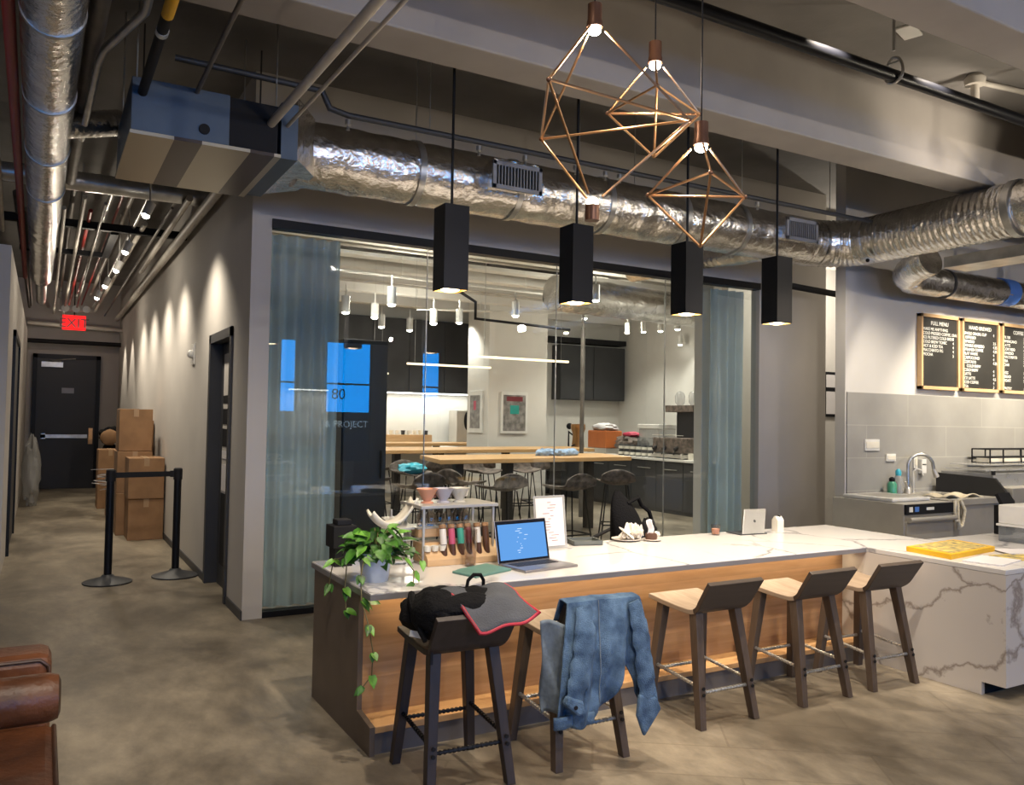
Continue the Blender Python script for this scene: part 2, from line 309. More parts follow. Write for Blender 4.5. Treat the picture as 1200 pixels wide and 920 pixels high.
# interior room shell
struct('wall_interior_back', MB().box(1.5, 9.3, 16.5, 16.62, 0, ZC), 'interior_white')
struct('wall_interior_side', MB().box(11.6, 11.72, 8.2, 15.4, 0, ZC).box(9.2, 11.7, 15.4, 15.52, 0, ZC).box(9.2, 9.3, 15.5, 16.6, 0, ZC), 'interior_white')
struct('wall_passage', MB().box(7.8, 14.9, 8.0, 8.12, 0, ZC), 'wall_white')
struct('column_interior', B(7.44, 8.76, 14.0, 14.9, 0, ZC), 'interior_white')
struct('column_glass', B(at(813, 500, y=6.9).x, at(835, 500, y=6.78).x, 6.78, 6.9, 0, ZC), 'interior_white')
# kitchen back wall with tile
struct('wall_kitchen', B(6.95, 14.9, 5.5, 5.62, 0, ZC), 'wall_white')
struct('trim_tile', B(6.965, 14.8, 5.485, 5.5, 0, 1.88), 'grey_tile')
struct('wall_right', B(14.9, 15, -7, 8.1, 0, ZC), 'wall_paint')
struct('wall_left', B(-6, -5.9, -7, 19, 0, ZC), 'wall_paint')
# glazed street front behind the camera, its panes lit by the blue dusk sky
wb = MB(); YB = -5.5
cuts = [(-3.2, -2.2), (-.6, .4), (1.2, 2.2), (2.6, 3.2), (3.6, 4.35), (4.55, 4.95), (5.6, 6.72), (7.98, 8.5)]
xs = -5.9
for a, b_ in cuts: wb.box(xs, a, YB - .2, YB, 0, ZC); wb.box(a, b_, YB - .2, YB, 3.25, ZC); wb.box(a, b_, YB - .2, YB, 0, .5); xs = b_
wb.box(xs, 14.9, YB - .2, YB, 0, ZC)
struct('wall_street', wb, 'dark_grey')
for i, (a, b_) in enumerate(cuts):
    zb = 1.65 if i >= 4 else 1.3
    w = struct('window_%d' % (i + 1), MB().box(a, b_, YB - .12, YB - .1, zb, 3.25), 'sky_blue')
    link('street_view', MB().box(a, b_, YB - .12, YB - .1, .5, zb), 'street_dim', w)
    link('window_frame', MB().box(a, b_, YB - .09, YB - .04, 2.28, 2.32).box(a, a + .04, YB - .09, YB - .04, .5, 3.25).box(b_ - .04, b_, YB - .09, YB - .04, .5, 3.25), 'matte_black', w)
def text(name, body, loc, size, m, parent=None, rot=(math.pi / 2, 0, 0), align='LEFT', ext=.001):
    c = bpy.data.curves.new(name, 'FONT'); c.body = body; c.size = size; c.extrude = ext; c.align_x = align; c.space_line = 1.0
    tmp = bpy.data.objects.new('tmp', c); COL.objects.link(tmp); bpy.context.view_layer.update()
    me = bpy.data.meshes.new_from_object(tmp.evaluated_get(bpy.context.evaluated_depsgraph_get())); bpy.data.objects.remove(tmp); me.materials.clear(); me.materials.append(MATS[m])
    o = bpy.data.objects.new(name, me); COL.objects.link(o)
    if parent is not None:
        o.parent = parent; T = XF.get(parent.name, Matrix.Identity(4)); mt = T.inverted() @ (Matrix.Translation(loc) @ (rot if isinstance(rot, Matrix) else Matrix.Rotation(rot[2], 4, 'Z') @ Matrix.Rotation(rot[0], 4, 'X')))
        o.matrix_basis = mt
    else: o.location = loc; o.rotation_euler = rot
    return o
w7 = bpy.data.objects['window_7']
text('lettering', '80', (5.75, YB - .03, 1.95), .34, 'matte_black', w7); text('lettering', '& PROJECT', (5.62, YB - .03, 1.30), .21, 'vinyl_glow', w7)  # lower letters glow to stand in for daylight through the vinyl
# ---------------- glass partition
g = thing('glass_partition', 'full height frameless glass wall under a black head rail behind the bar', 'glass wall', (1.5, 6.5, 0)); g['kind'] = 'structure'
link('head_rail', B(1.5, 6.74, 6.42, 6.52, 3.0, 3.07), 'black_metal', g)
link('floor_channel', B(1.5, 6.74, 6.44, 6.54, 0, .045), 'black_metal', g)
for a, b_ in ((1.505, 2.83), (2.838, 4.15), (4.158, 5.46), (5.468, 6.735)):
    p = link('glass_pane', B(a, b_, 6.485, 6.497, .045, 3.0), 'pane_glass', g)
link('seam', MB().box(2.831, 2.837, 6.484, 6.498, .045, 3.0).box(4.151, 4.157, 6.484, 6.498, .045, 3.0).box(5.461, 5.467, 6.484, 6.498, .045, 3.0), 'galv', g)
# ---------------- curtains
def curtain(x0, x1, label):
    nf = int((x1 - x0) / .11)
    def fn(u, v): return Vector((x0 + u * (x1 - x0), 6.66 + .035 * math.sin(u * nf * math.pi * 2 + .7 * math.sin(u * 9)) + .006 * math.sin(v * 5 + u * 20), .03 + v * 2.97))
    o = link('curtain', MB().grid(fn, nf * 14, 10), 'curtain', smooth=True); tag(o, label, 'curtain', 'blue grey curtains inside the glass wall')
curtain(1.55, 2.12, 'blue grey floor length curtain gathered beside the hallway corner'); curtain(6.24, 6.72, 'narrow blue grey curtain gathered beside the pale pillar')
# ---------------- doors
d = struct('door_1', B(-.12, .93, 18.93, 18.99, 0, 2.62), 'door_black')
link('door_frame', MB().box(-.2, -.12, 18.9, 19, 0, 2.7).box(.93, 1.01, 18.9, 19, 0, 2.7).box(-.2, 1.01, 18.9, 19, 2.62, 2.7), 'black_metal', d)
link('panic_bar', MB().box(-.02, .8, 18.86, 18.9, 1.02, 1.09).box(-.02, .06, 18.86, 18.94, 1.0, 1.11), 'galv', d); link('door_lock', B(.82, .9, 18.86, 18.94, .9, 1.22), 'brass', d)
link('door_closer', MB().box(-.05, .33, 18.86, 18.93, 2.44, 2.54).tube([(.3, 18.85, 2.55), (.1, 18.8, 2.58), (.55, 18.86, 2.62)], .012), 'galv', d); link('door_notice', B(.32, .54, 18.92, 18.93, 1.92, 2.03), 'vent_face', d)
d = struct('door_2', MB().box(1.44, 1.47, 7.10, 7.99, 0, 2.2), 'dark_grey')
link('door_frame', MB().box(1.33, 1.51, 7.99, 8.07, 0, 2.28).box(1.33, 1.51, 7.04, 7.10, 0, 2.28).box(1.33, 1.51, 7.04, 8.07, 2.2, 2.28), 'dark_grey', d)
link('side_light', MB().box(1.434, 1.44, 7.55, 7.86, .2, 2.1), 'wall_paint', d)
link('notice_sheet', MB().box(1.43, 1.434, 7.58, 7.84, .86, 1.1).box(1.43, 1.434, 7.58, 7.84, 1.15, 1.22), 'paper', d); link('notice_strip', MB().box(1.43, 1.434, 7.56, 7.84, 1.26, 1.42).box(1.43, 1.434, 7.56, 7.84, 1.46, 1.6).box(1.43, 1.434, 7.56, 7.84, 1.65, 1.72).box(1.43, 1.434, 7.56, 7.84, .2, .84), 'matte_black', d)
d = struct('door_3', B(-.32, -.29, 10.4, 12.2, 0, 2.35), 'dark_grey'); link('door_frame', MB().box(-.31, -.27, 10.3, 10.4, 0, 2.42).box(-.31, -.27, 12.2, 12.3, 0, 2.42).box(-.31, -.27, 10.3, 12.3, 2.35, 2.42), 'black_metal', d)
# ================================================================== BAR
YF, YBK, XL, XI, XR, YE = 3.615, 4.56, 1.33, 4.78, 5.53, 2.70
ZT = .74
wt = thing('marble_worktop', 'continuous white marble worktop with grey veins running round the bar', 'worktop', (3.4, 4.1, 0))
link('slab', MB().prism([(XL, YF), (XI, YF), (XI, YE), (6.56, YE), (6.56, 3.69), (XR, 3.69), (XR, YBK), (XL, YBK)], ZT - .03, ZT, 'z'), 'marble_top', wt, bevel=.003)
link('shaded_edge', MB().box(XL - .002, XI, YF - .003, YF + .02, ZT - .033, ZT - .006).box(XL - .003, XL + .02, YF, YBK, ZT - .033, ZT - .006), 'shaded_slab_edge', wt)  # dark strip paints the shade along the marble edge
bc = thing('bar_cabinet', 'long bar counter base with horizontal oak boards and a brown metal end', 'bar counter', (3.2, 4.1, 0))
link('end_panel', MB().prism([(YF - .0, 0), (YF, .131), (3.80, .155), (3.80, ZT - .034), (YBK - .02, ZT - .034), (YBK - .02, 0)], XL + .01, XL + .035, 'x'), 'brown_metal', bc)
link('front_boards', B(XL + .035, XI - .001, 3.80, 3.83, .13, ZT - .034), 'oak_panel', bc)
link('foot_step', B(XL + .035, XI - .001, YF, 3.80, .10, .131), 'oak_step', bc, bevel=.003)
link('kick_board', B(XL + .035, XI - .001, YF + .015, YF + .03, 0, .10), 'grey_kick', bc)
link('back_panel', B(XL + .035, XI - .01, YBK - .05, YBK - .02, 0, ZT - .034), 'grey_kick', bc)
mr = thing('marble_return', 'white marble clad end block of the bar with bold brown veins', 'marble counter base', (5.6, 3.2, 0))
link('side_cladding', MB().prism([(YE, .075), (YE + .14, .075), (YE + .14, 0), (YBK - .06, 0), (YBK - .06, ZT - .031), (YE, ZT - .031)], XI, XI + .03, 'x'), 'marble_side', mr)
link('end_cladding', B(XI + .03, 6.5, YE, YE + .03, .075, ZT - .031), 'marble_side', mr)
link('toe_kick', B(XI + .03, 6.5, YE + .14, YE + .16, 0, .075), 'matte_black', mr)
link('rear_panel', MB().box(XI + .03, XR - .03, YBK - .06, YBK - .03, 0, ZT - .031).box(XR - .06, XR - .03, 3.69, YBK - .06, 0, ZT - .031), 'grey_kick', mr); link('inner_panel', B(6.47, 6.5, YE + .16, 3.66, 0, ZT - .031), 'grey_kick', mr)
# ================================================================== STOOLS
def make_stool(dark, label):
    t = thing('bar_stool', label, 'stool', (0, 0, 0), 0, 'bar stools along the bar')
    sw, bw, lw = ('dark_stool_wood',) * 3 if dark else ('lit_seat_wood', 'shaded_back_wood', 'walnut')
    W = .345; n = 20
    # bent seat: flat pan that curls up into a low leaning back on the aisle side (-y)
    prof = [(.23, .602), (.10, .588), (.0, .580), (-.08, .577)]
    for k in range(1, 7): a = k / 6 * 1.05; prof.append((-.08 - .10 * math.sin(a), .577 + .10 * (1 - math.cos(a))))
    prof.append((-.245, .745))
    top = prof; th = .026; bot = []
    for i, p in enumerate(top):
        a = Vector(top[max(i - 1, 0)]); b = Vector(top[min(i + 1, len(top) - 1)]); tt = (b - a).normalized(); nn = Vector((-tt.y, tt.x)); 
        if nn.y > 0: nn = -nn
        if i >= 6: nn = Vector((tt.y, -tt.x)); nn = nn if nn.x < 0 else -nn
        bot.append((p[0] + nn.x * th, p[1] + nn.y * th))
    def shell(i0, i1, w0, w1, dz=0.):
        mb = MB(); vs = []; m = i1 - i0 + 1
        for arr in (top[i0:i1 + 1], bot[i0:i1 + 1]):
            for q, p in enumerate(arr):
                w = w0 + (w1 - w0) * q / max(1, m - 1)
                vs += [(-w / 2, p[0], p[1]), (w / 2, p[0], p[1])]
        fs = []
        for q in range(m - 1):
            a = 2 * q; b = 2 * (q + m); fs += [(a, a + 2, a + 3, a + 1), (b, b + 1, b + 3, b + 2), (a, b, b + 2, a + 2), (a + 1, a + 3, b + 3, b + 1)]
        fs += [(0, 1, 2 * m + 1, 2 * m), (2 * m - 2, 4 * m - 2, 4 * m - 1, 2 * m - 1)]
        return mb.add(vs, fs)
    link('seat', shell(0, 5, W + .01, W - .01), sw, t, bevel=.004)
    link('backrest', shell(5, len(top) - 1, W - .01, W + .03), bw, t, bevel=.003)
    for sx in (-1, 1):
        for sy in (-1, 1):
            a = Vector((sx * .135, -.105 if sy < 0 else .15, .57)); f = Vector((sx * .185, -.205 if sy < 0 else .205, 0))
            w = .024
            mb = MB(); vs = []
            for p, k in ((f, .9), (a, 1.15)):
                for dx, dy in ((-1, -1), (1, -1), (1, 1), (-1, 1)): vs.append(p + Vector((dx * w * k * .9, dy * w * k, 0)))
            mb.add(vs, [(0, 3, 2, 1), (4, 5, 6, 7), (0, 1, 5, 4), (1, 2, 6, 5), (2, 3, 7, 6), (3, 0, 4, 7)])
            lg = link('leg', mb, lw, t, bevel=.003)
    def lp(sx, sy, z):
        k = z / .57; return Vector((sx * (.185 - .05 * k), (-.205 + .1 * k) if sy < 0 else (.205 - .055 * k), z))
    def bar(a, b):
        mb = MB(); mb.tube([a, b], .0075, 8)
        nn = 16
        for k in range(1, nn): c = a.lerp(b, k / nn); dd = (b - a).normalized(); mb.tube([c - dd * .004 + Vector((0, 0, .0)), c + dd * .004], .0105, 8)
        return mb
    for a, b in ((lp(-1, -1, .17), lp(1, -1, .17)), (lp(-1, 1, .2), lp(1, 1, .2)), (lp(-1, -1, .2), lp(-1, 1, .23)), (lp(1, -1, .2), lp(1, 1, .23))):
        link('stretcher', bar(a, b), 'galv' if not dark else 'black_metal', t, smooth=True)
    bm_ = MB()
    for sx in (-1, 1):
        for z in (.17, .2): p = lp(sx, -1, z); bm_.lathe([(0, 0), (.009, 0), (.009, .006), (0, .006)], p + Vector((0, -.03, 0)), 10, Matrix.Rotation(math.pi / 2, 4, 'X'))
    link('bolt', bm_, 'matte_black', t)
    return t
s0 = make_stool(False, 'brown wooden bar stool third from the left, bare, between the denim jacket and the next stool'); s0.location = (3.12, 3.38, 0)
s0['label'] = 'bare brown wooden bar stool standing next to the jacket draped stool'
dup(s0, (2.205, 3.30, 0), 0, 'brown wooden bar stool carrying a blue denim jacket over its back')
dup(s0, (3.86, 3.38, 0), 0, 'bare brown wooden bar stool between two other bare stools')
dup(s0, (4.45, 3.37, 0), math.radians(-2), 'bare brown wooden bar stool closest to the marble end block')
s1 = make_stool(True, 'near black wooden bar stool with a backpack lying on its seat'); s1.location = (1.60, 3.30, 0); s1.rotation_euler = (0, 0, math.radians(-2)); S1T = Matrix.Translation((1.60, 3.30, 0)) @ Matrix.Rotation(math.radians(-2), 4, 'Z')
# ================================================================== BACKPACK (on dark stool)
bp = thing('backpack', 'black backpack with a grey red-edged flap lying on the dark stool', 'backpack', (1.60, 3.25, .60))
def lump(fn_r, c, sq, ns, seed):
    return MB().ball(c, 1, 30, 20, sq, .22, ns)
mb = MB()
for c, q in (((1.56, 3.34, .70), (.19, .15, .10)), ((1.475, 3.20, .72), (.105, .13, .10)), ((1.68, 3.24, .74), (.12, .13, .07)), ((1.57, 3.13, .745), (.17, .07, .065))):
    mb.ball(c, 1, 28, 18, q, .16, 2.5)
link('bag_body', mb, 'bag_black', bp, smooth=True)
def flap(u, v):
    x = 1.50 + .335 * u + .05 * (1 - u) * v + .012 * math.sin(v * 7); y = 3.27 - .29 * v; z = .805 + .010 * math.sin(u * 9 + v * 4) - .03 * v - .095 * max(0, v - .62) ** 1.2 / .38 * (.5 + .6 * math.sin(1 + u * 2.2)) - .02 * (u - .5) ** 2
    return Vector((x, y, z))
fl = link('grey_flap', MB().grid(flap, 26, 16), 'bag_grey', bp, smooth=True, solid=.012)
edge = [flap(0 + .02, v / 10) for v in range(3, 11)] + [flap(u / 16, 1) for u in range(1, 17)] + [flap(1, 1 - v / 10) for v in range(1, 11)]
link('red_trim', MB().tube(edge, .0075, 8), 'red_trim', bp, smooth=True)
link('carry_handle', MB().tube([(1.66, 3.30, .79), (1.668, 3.30, .83), (1.695, 3.30, .853), (1.73, 3.30, .85), (1.745, 3.30, .825), (1.745, 3.3, .78)], .008, 8), 'bag_black', bp, smooth=True)
link('shoulder_strap', MB().tube([(1.44, 3.4, .77), (1.40, 3.3, .76), (1.38, 3.2, .70), (1.395, 3.14, .63)], [.016, .018, .016, .010], 8).tube([(1.5, 3.32, .785), (1.56, 3.3, .80), (1.62, 3.28, .80), (1.66, 3.24, .79)], .012, 8), 'bag_black', bp, smooth=True)
link('buckle', MB().cbox((1.415, 3.15, .68), (.03, .012, .03), .3).cbox((1.42, 3.13, .56), (.012, .006, .05)), 'matte_black', bp); link('white_tag', MB().cbox((1.385, 3.205, .645), (.075, .006, .026), -1.1, -.3), 'tag_white', bp, bevel=.002)
# ================================================================== DENIM JACKET
dj = thing('denim_jacket', 'light blue denim jacket hung over the back of a bar stool', 'jacket', (2.2, 3.05, .15))
def jk(u, v):
    # u across, v from inside edge over the back rim and down the aisle side
    topx0, topx1 = 1.995, 2.385; s = v
    if s < .12: k = s / .12; y = 3.10 - .045 * k; z = .66 + .105 * k
    elif s < .2: k = (s - .12) / .08; y = 3.055 - .06 * math.sin(k * math.pi / 2); z = .765 - .012 * k
    else:
        k = (s - .2) / .8; ln = .46 + .02 * math.sin(u * 6); ln -= .15 * math.exp(-((u - .70) / .12) ** 2); ln += .05 * math.exp(-((u - .2) / .2) ** 2)
        if u > .82: ln += .03
        y = 2.995 - .03 * math.sin(k * 3) - .02 * k; z = .755 - ln * k
    k = max(0, (s - .2) / .8)
    x = topx0 + (topx1 - topx0) * u + (u - .5) * .13 * k ** .9
    amp = .004 + .022 * k
    fold = math.sin(u * 17 + 1.2 * math.sin(k * 3)) * amp + .6 * amp * math.sin(u * 31 + k * 5) + .012 * k * mnoise.noise(Vector((u * 7, k * 6, 1)))
    return Vector((x, y + fold, z + .003 * math.sin(u * 5)))
link('jacket_body', MB().grid(jk, 70, 60), 'denim', dj, smooth=True, solid=.007)
def sleeve(pts, rad, name, m):
    mb = MB(); P = []; R = []
    n = len(pts); 
    for i in range((n - 1) * 6 + 1):
        a = i / 6; k = min(int(a), n - 2); f = a - k; p = Vector(pts[k]).lerp(Vector(pts[k + 1]), f); r = rad[k] + (rad[k + 1] - rad[k]) * f
        P.append(p + Vector((.003 * math.sin(i * 1.7), 0, 0))); R.append(r * (1 + .1 * math.sin(i * 1.9 + k)))
    mb.tube(P, R, 14)
    for i, v in enumerate(mb.v):
        j = min(int(i / 14), len(P) - 1); v.y = P[j].y + (v.y - P[j].y) * .42
        v += Vector((0, .006 * mnoise.noise(v * 22), 0))
    return link(name, mb, m, dj, smooth=True)
sleeve([(2.06, 2.965, .745), (2.055, 2.94, .60), (2.02, 2.93, .45), (1.99, 2.935, .33)], [.04, .056, .052, .040], 'sleeve', 'denim')
sleeve([(2.335, 2.97, .74), (2.36, 2.945, .60), (2.385, 2.94, .42), (2.40, 2.94, .30)], [.03, .045, .046, .040], 'sleeve', 'denim')
link('cuff', MB().prism([(1.938, .355), (2.005, .30), (2.04, .305), (2.03, .36), (1.955, .39)], 2.905, 2.945, 'y'), 'denim', dj, bevel=.01)
link('cuff', MB().prism([(2.345, .335), (2.445, .31), (2.47, .255), (2.375, .145), (2.335, .24)], 2.925, 2.95, 'y'), 'denim', dj, bevel=.01)
link('inner_lining', MB().grid(lambda u, v: Vector((1.915 + .12 * u + .015 * (1 - v), 2.985 + .1 * (1 - u) + .02 * math.sin(u * 9 + v * 7) * (1.2 - v), .27 + .40 * v + .01 * math.sin(u * 6))), 14, 24), 'denim_inside', dj, smooth=True, solid=.008)
link('hem_band', MB().grid(lambda u, v: Vector((1.915 + .20 * u, 2.965 - .01 * math.sin(u * 8), .24 + .05 * v)), 14, 3), 'denim', dj, smooth=True, solid=.012)
link('seam_line', MB().tube([jk(.42, .2 + .1 * i) + Vector((0, -.006, 0)) for i in range(9)], .0025, 6), 'denim_inside', dj); link('button', MB().lathe([(0, 0), (.009, 0), (.009, .004), (0, .004)], (1.985, 2.904, .342), 12, Matrix.Rotation(math.pi / 2, 4, 'X')), 'matte_black', dj)
# ================================================================== THINGS ON THE BAR
G = 'small things on the bar'
def Rz(a): return Matrix.Rotation(a, 4, 'Z')
# laptop
lp_ = thing('laptop', 'open grey laptop with a glowing blue screen on the worktop', 'laptop', (2.40, 3.90, ZT), math.radians(8)); T = XF[lp_.name]
link('base', B(-.185, .185, -.125, .115, 0, .014, T), 'laptop_grey', lp_, bevel=.004)
kb = MB()
for r in range(5):
    for c in range(13): kb.box(-.145 + c * .0224, -.145 + c * .0224 + .018, -.01 + r * .019, -.01 + r * .019 + .015, .014, .0165, T)
link('keyboard', kb, 'keys', lp_); link('trackpad', B(-.05, .05, -.105, -.03, .014, .0148, T), 'tablet_body', lp_)
TL = T @ Matrix.Translation((0, .115, .012)) @ Matrix.Rotation(math.radians(-12), 4, 'X')
link('lid', B(-.185, .185, 0, .007, 0, .235, TL), 'laptop_grey', lp_, bevel=.003)
sb = link('screen_bezel', B(-.18, .18, -.0015, 0, .004, .231, TL), 'screen_bezel', lp_)
link('screen', B(-.168, .168, -.0025, -.0015, .016, .212, TL), 'screen_blue', sb)
tx = MB()
for i in range(12): w = .004 + .03 * random.random(); x = -.05 + .07 * random.random(); z = .05 + .012 * i; tx.box(x, x + w, -.0032, -.0025, z, z + .003, TL)
link('screen_text', tx, 'screen_text', sb)
nb = link('notebook', MB().prism([(1.885, 3.915), (1.935, 3.74), (2.205, 3.85), (2.16, 4.05), (1.96, 3.97)], ZT, ZT + .012, 'z'), 'green_book', bevel=.003); tag(nb, 'thin dark green notebook lying left of the laptop on the worktop', 'notebook')
# tumbler
tb = link('glass_tumbler', MB().lathe([(.0, 0), (.032, 0), (.037, .2), (.034, .2), (.029, .01), (0, .01)], (2.068, 4.07, ZT), 24), 'cup_glass', smooth=True); tag(tb, 'tall clear glass tumbler standing in front of the vial rack', 'glass')
# vial rack and drippers
rk = thing('tasting_rack', 'wooden tiered tasting rack with an upper metal shelf on the bar', 'display rack', (2.05, 4.25, ZT))
link('wood_base', MB().prism([(4.13, ZT), (4.13, ZT + .035), (4.22, ZT + .115), (4.34, ZT + .115), (4.34, ZT)], 1.84, 2.30, 'x'), 'light_wood', rk, bevel=.003)
link('wood_shelf', B(1.83, 2.02, 4.24, 4.34, .885, .93), 'light_wood', rk, bevel=.002)
for x in (1.83, 2.262): link('side_frame', MB().box(x, x + .012, 4.18, 4.45, ZT, ZT + .01).box(x, x + .012, 4.18, 4.192, ZT, 1.05).box(x, x + .012, 4.438, 4.45, ZT, 1.05), 'steel', rk)
link('top_shelf', B(1.81, 2.29, 4.16, 4.47, 1.05, 1.068), 'steel', rk, bevel=.003); link('middle_shelf', B(1.83, 2.27, 4.25, 4.45, .925, .935), 'steel', rk)
def vial(x, m, label, y=4.165, tilt=-.22, z=.775, L=.165, r=.018):
    t = thing('sample_vial', label, 'vial', (x, y, z), 0, 'sample vials in the tasting rack'); T = Matrix.Translation((x, y, z)) @ Matrix.Rotation(tilt, 4, 'X')
    rot = T.to_3x3().to_4x4(); p0 = T @ Vector((0, 0, 0))
    link('tube', MB().lathe([(0, 0), (r * .8, .003), (r, .012), (r, L)], p0, 14, rot), 'vial_brown', t, smooth=True)
    link('sleeve', MB().lathe([(r + .0012, L * .45), (r + .0012, L * .97)], p0, 14, rot), m, t, smooth=True)
    link('cork', MB().lathe([(r * 1.1, L), (r * 1.1, L + .02), (0, L + .02)], p0, 14, rot), 'cork', t, smooth=True)
for x, m, c in ((1.955, 'vial_white', 'cork stoppered vial with a white sleeve, leftmost in the rack'), (2.008, 'vial_pink', 'cork stoppered vial with a pink sleeve'), (2.062, 'vial_teal', 'cork stoppered vial with a teal green sleeve'), (2.11, 'vial_red', 'cork stoppered vial with a dark red sleeve behind the tumbler'), (2.17, 'vial_white', 'cork stoppered vial with a pale sleeve just left of the laptop lid'), (2.222, 'vial_brown', 'all brown cork stoppered vial beside the laptop lid')):
    vial(x, m, c, z=.775, y=4.16)
for i, x in enumerate((1.875, 1.92, 1.965)):
    c = link('sample_cup', MB().lathe([(0, 0), (.018, 0), (.022, .03), (.018, .03), (.014, .006), (0, .006)], (x - .02, 4.17, ZT + .078), 14), 'cream', smooth=True); tag(c, 'tiny white cup sitting on the front step of the tasting rack', 'cup', 'tiny white cups on the rack step')
for x, m, c in ((1.885, 'peach', 'peach pink ribbed dripper cone'), (1.985, 'lilac', 'pale lilac ribbed dripper cone'), (2.085, 'cream', 'cream white ribbed dripper cone')):
    z = 1.068; prof = [(.0, 0), (.036, 0), (.036, .006), (.02, .012), (.026, .02), (.062, .082), (.058, .082), (.022, .022), (0, .022)]
    t = thing('coffee_dripper', c + ' on top of the rack', 'coffee dripper', (x + .02, 4.30, z), 0, 'coffee drippers on the rack')
    mb = MB().lathe(prof, (x + .02, 4.30, z), 40)
    for i, v in enumerate(mb.v):
        j = i % 40; r = Vector((v.x - x - .02, v.y - 4.30, 0))
        if j % 2 and v.z > z + .015: v.x -= r.x * .03; v.y -= r.y * .03
    link('cone', mb, m, t, smooth=True); link('handle', MB().tube([(x + .07, 4.33, z + .07), (x + .095, 4.34, z + .06), (x + .085, 4.335, z + .03), (x + .05, 4.32, z + .03)], .005, 8), m, t, smooth=True)
for i, x in enumerate((1.89, 1.945, 2.0, 2.055, 2.11, 2.165)):
    c = link('glass_beaker', MB().lathe([(0, 0), (.026, 0), (.029, .06), (.014, .085), (.017, .105), (.014, .105), (.011, .085), (.026, .06), (.023, .005), (0, .005)], (x, 4.34, .9355), 14), 'cup_glass', smooth=True); tag(c, 'small clear glass flask standing under the upper rack shelf', 'flask', 'clear flasks inside the rack')
# plant
pl = thing('potted_pothos', 'trailing green pothos in a pale blue white pot on the bar end', 'potted plant', (1.455, 3.90, ZT))
link('pot', MB().lathe([(0, 0), (.062, 0), (.068, .02), (.082, .13), (.086, .14), (.078, .14), (.07, .11), (0, .11)], (1.455, 3.90, ZT), 32), 'pot_white', pl, smooth=True)
def leaf(mb, c, d, up, L, W):
    d = d.normalized(); s_ = d.cross(up).normalized(); n_ = s_.cross(d).normalized(); pr_ = [(0, 0), (.12, .42), (.35, .55), (.6, .42), (.82, .2), (1, 0)]
    vs = []; 
    for (a, b) in pr_:
        dr = -n_ * (a * a * L * .35)
        vs.append(c + d * (a * L) + dr - n_ * .0 )
        vs.append(c + d * (a * L - (.1 * L if a < .2 and b > 0 else 0)) + s_ * b * W + dr + n_ * .12 * W); vs.append(c + d * (a * L - (.1 * L if a < .2 and b > 0 else 0)) - s_ * b * W + dr + n_ * .12 * W)
    fs = []
    for i in range(5): fs += [(3 * i, 3 * i + 3, 3 * i + 4, 3 * i + 1), (3 * i, 3 * i + 2, 3 * i + 5, 3 * i + 3)]
    mb.add(vs, fs)
rnd = random.Random(3); lm = MB(); lm2 = MB(); vm = MB(); P0 = Vector((1.455, 3.90, ZT + .12))
for i in range(150):
    a = rnd.uniform(0, 6.283); e = rnd.uniform(.0, 1.25); R_ = rnd.uniform(.04, .185); d = Vector((math.cos(a) * math.cos(e), math.sin(a) * math.cos(e) * .8, math.sin(e)))
    c = P0 + Vector((d.x * R_ * 1.05, d.y * R_, d.z * R_ * .85 + .0)); c.z = max(c.z, ZT + .09)
    dd = Vector((d.x, d.y, rnd.uniform(-.7, .25))); L_ = rnd.uniform(.045, .085)
    leaf(lm if rnd.random() < .72 else lm2, c, dd, Vector((rnd.uniform(-.3, .3), rnd.uniform(-.6, .1), 1)), L_, L_ * .62)
    vm.tube([P0 + Vector((d.x * .02, d.y * .02, 0)), P0.lerp(c, .6) + Vector((0, 0, .015)), c], .0022, 5)
for (vp, lv) in (([(1.42, 3.86, .86), (1.36, 3.80, .87), (1.325, 3.74, .80), (1.31, 3.68, .70), (1.318, 3.60, .60), (1.335, 3.58, .48), (1.33, 3.58, .38), (1.29, 3.58, .335)], 5), ([(1.40, 3.9, .87), (1.31, 3.9, .85), (1.295, 3.88, .72), (1.297, 3.86, .62)], 5), ([(1.40, 4.0, .86), (1.29, 4.05, .83), (1.285, 4.1, .70)], 4), ([(1.5, 3.84, .87), (1.56, 3.78, .86), (1.60, 3.75, .80), (1.575, 3.70, .755)], 3), ([(1.53, 3.87, .88), (1.63, 3.85, .90), (1.68, 3.84, .83)], 2)):
    vm.tube(vp, .0028, 6)
    for k in range(1, len(vp)):
        q = Vector(vp[k])
        for _ in range(2 if lv > 3 else 1): leaf(lm2 if rnd.random() < .5 else lm, q, Vector((rnd.uniform(-1, 1), rnd.uniform(-1, 0), rnd.uniform(-.9, -.1))), Vector((0, -.6, .8)), rnd.uniform(.04, .075), rnd.uniform(.025, .04))
leaf(lm, Vector((1.33, 3.74, .70)), Vector((.9, -.1, -.25)), Vector((0, -.9, .5)), .11, .05)
f_ = link('foliage', lm, 'leaf', pl, smooth=True); link('light_foliage', lm2, 'leaf_light', pl, smooth=True); link('vine', vm, 'vine', pl)
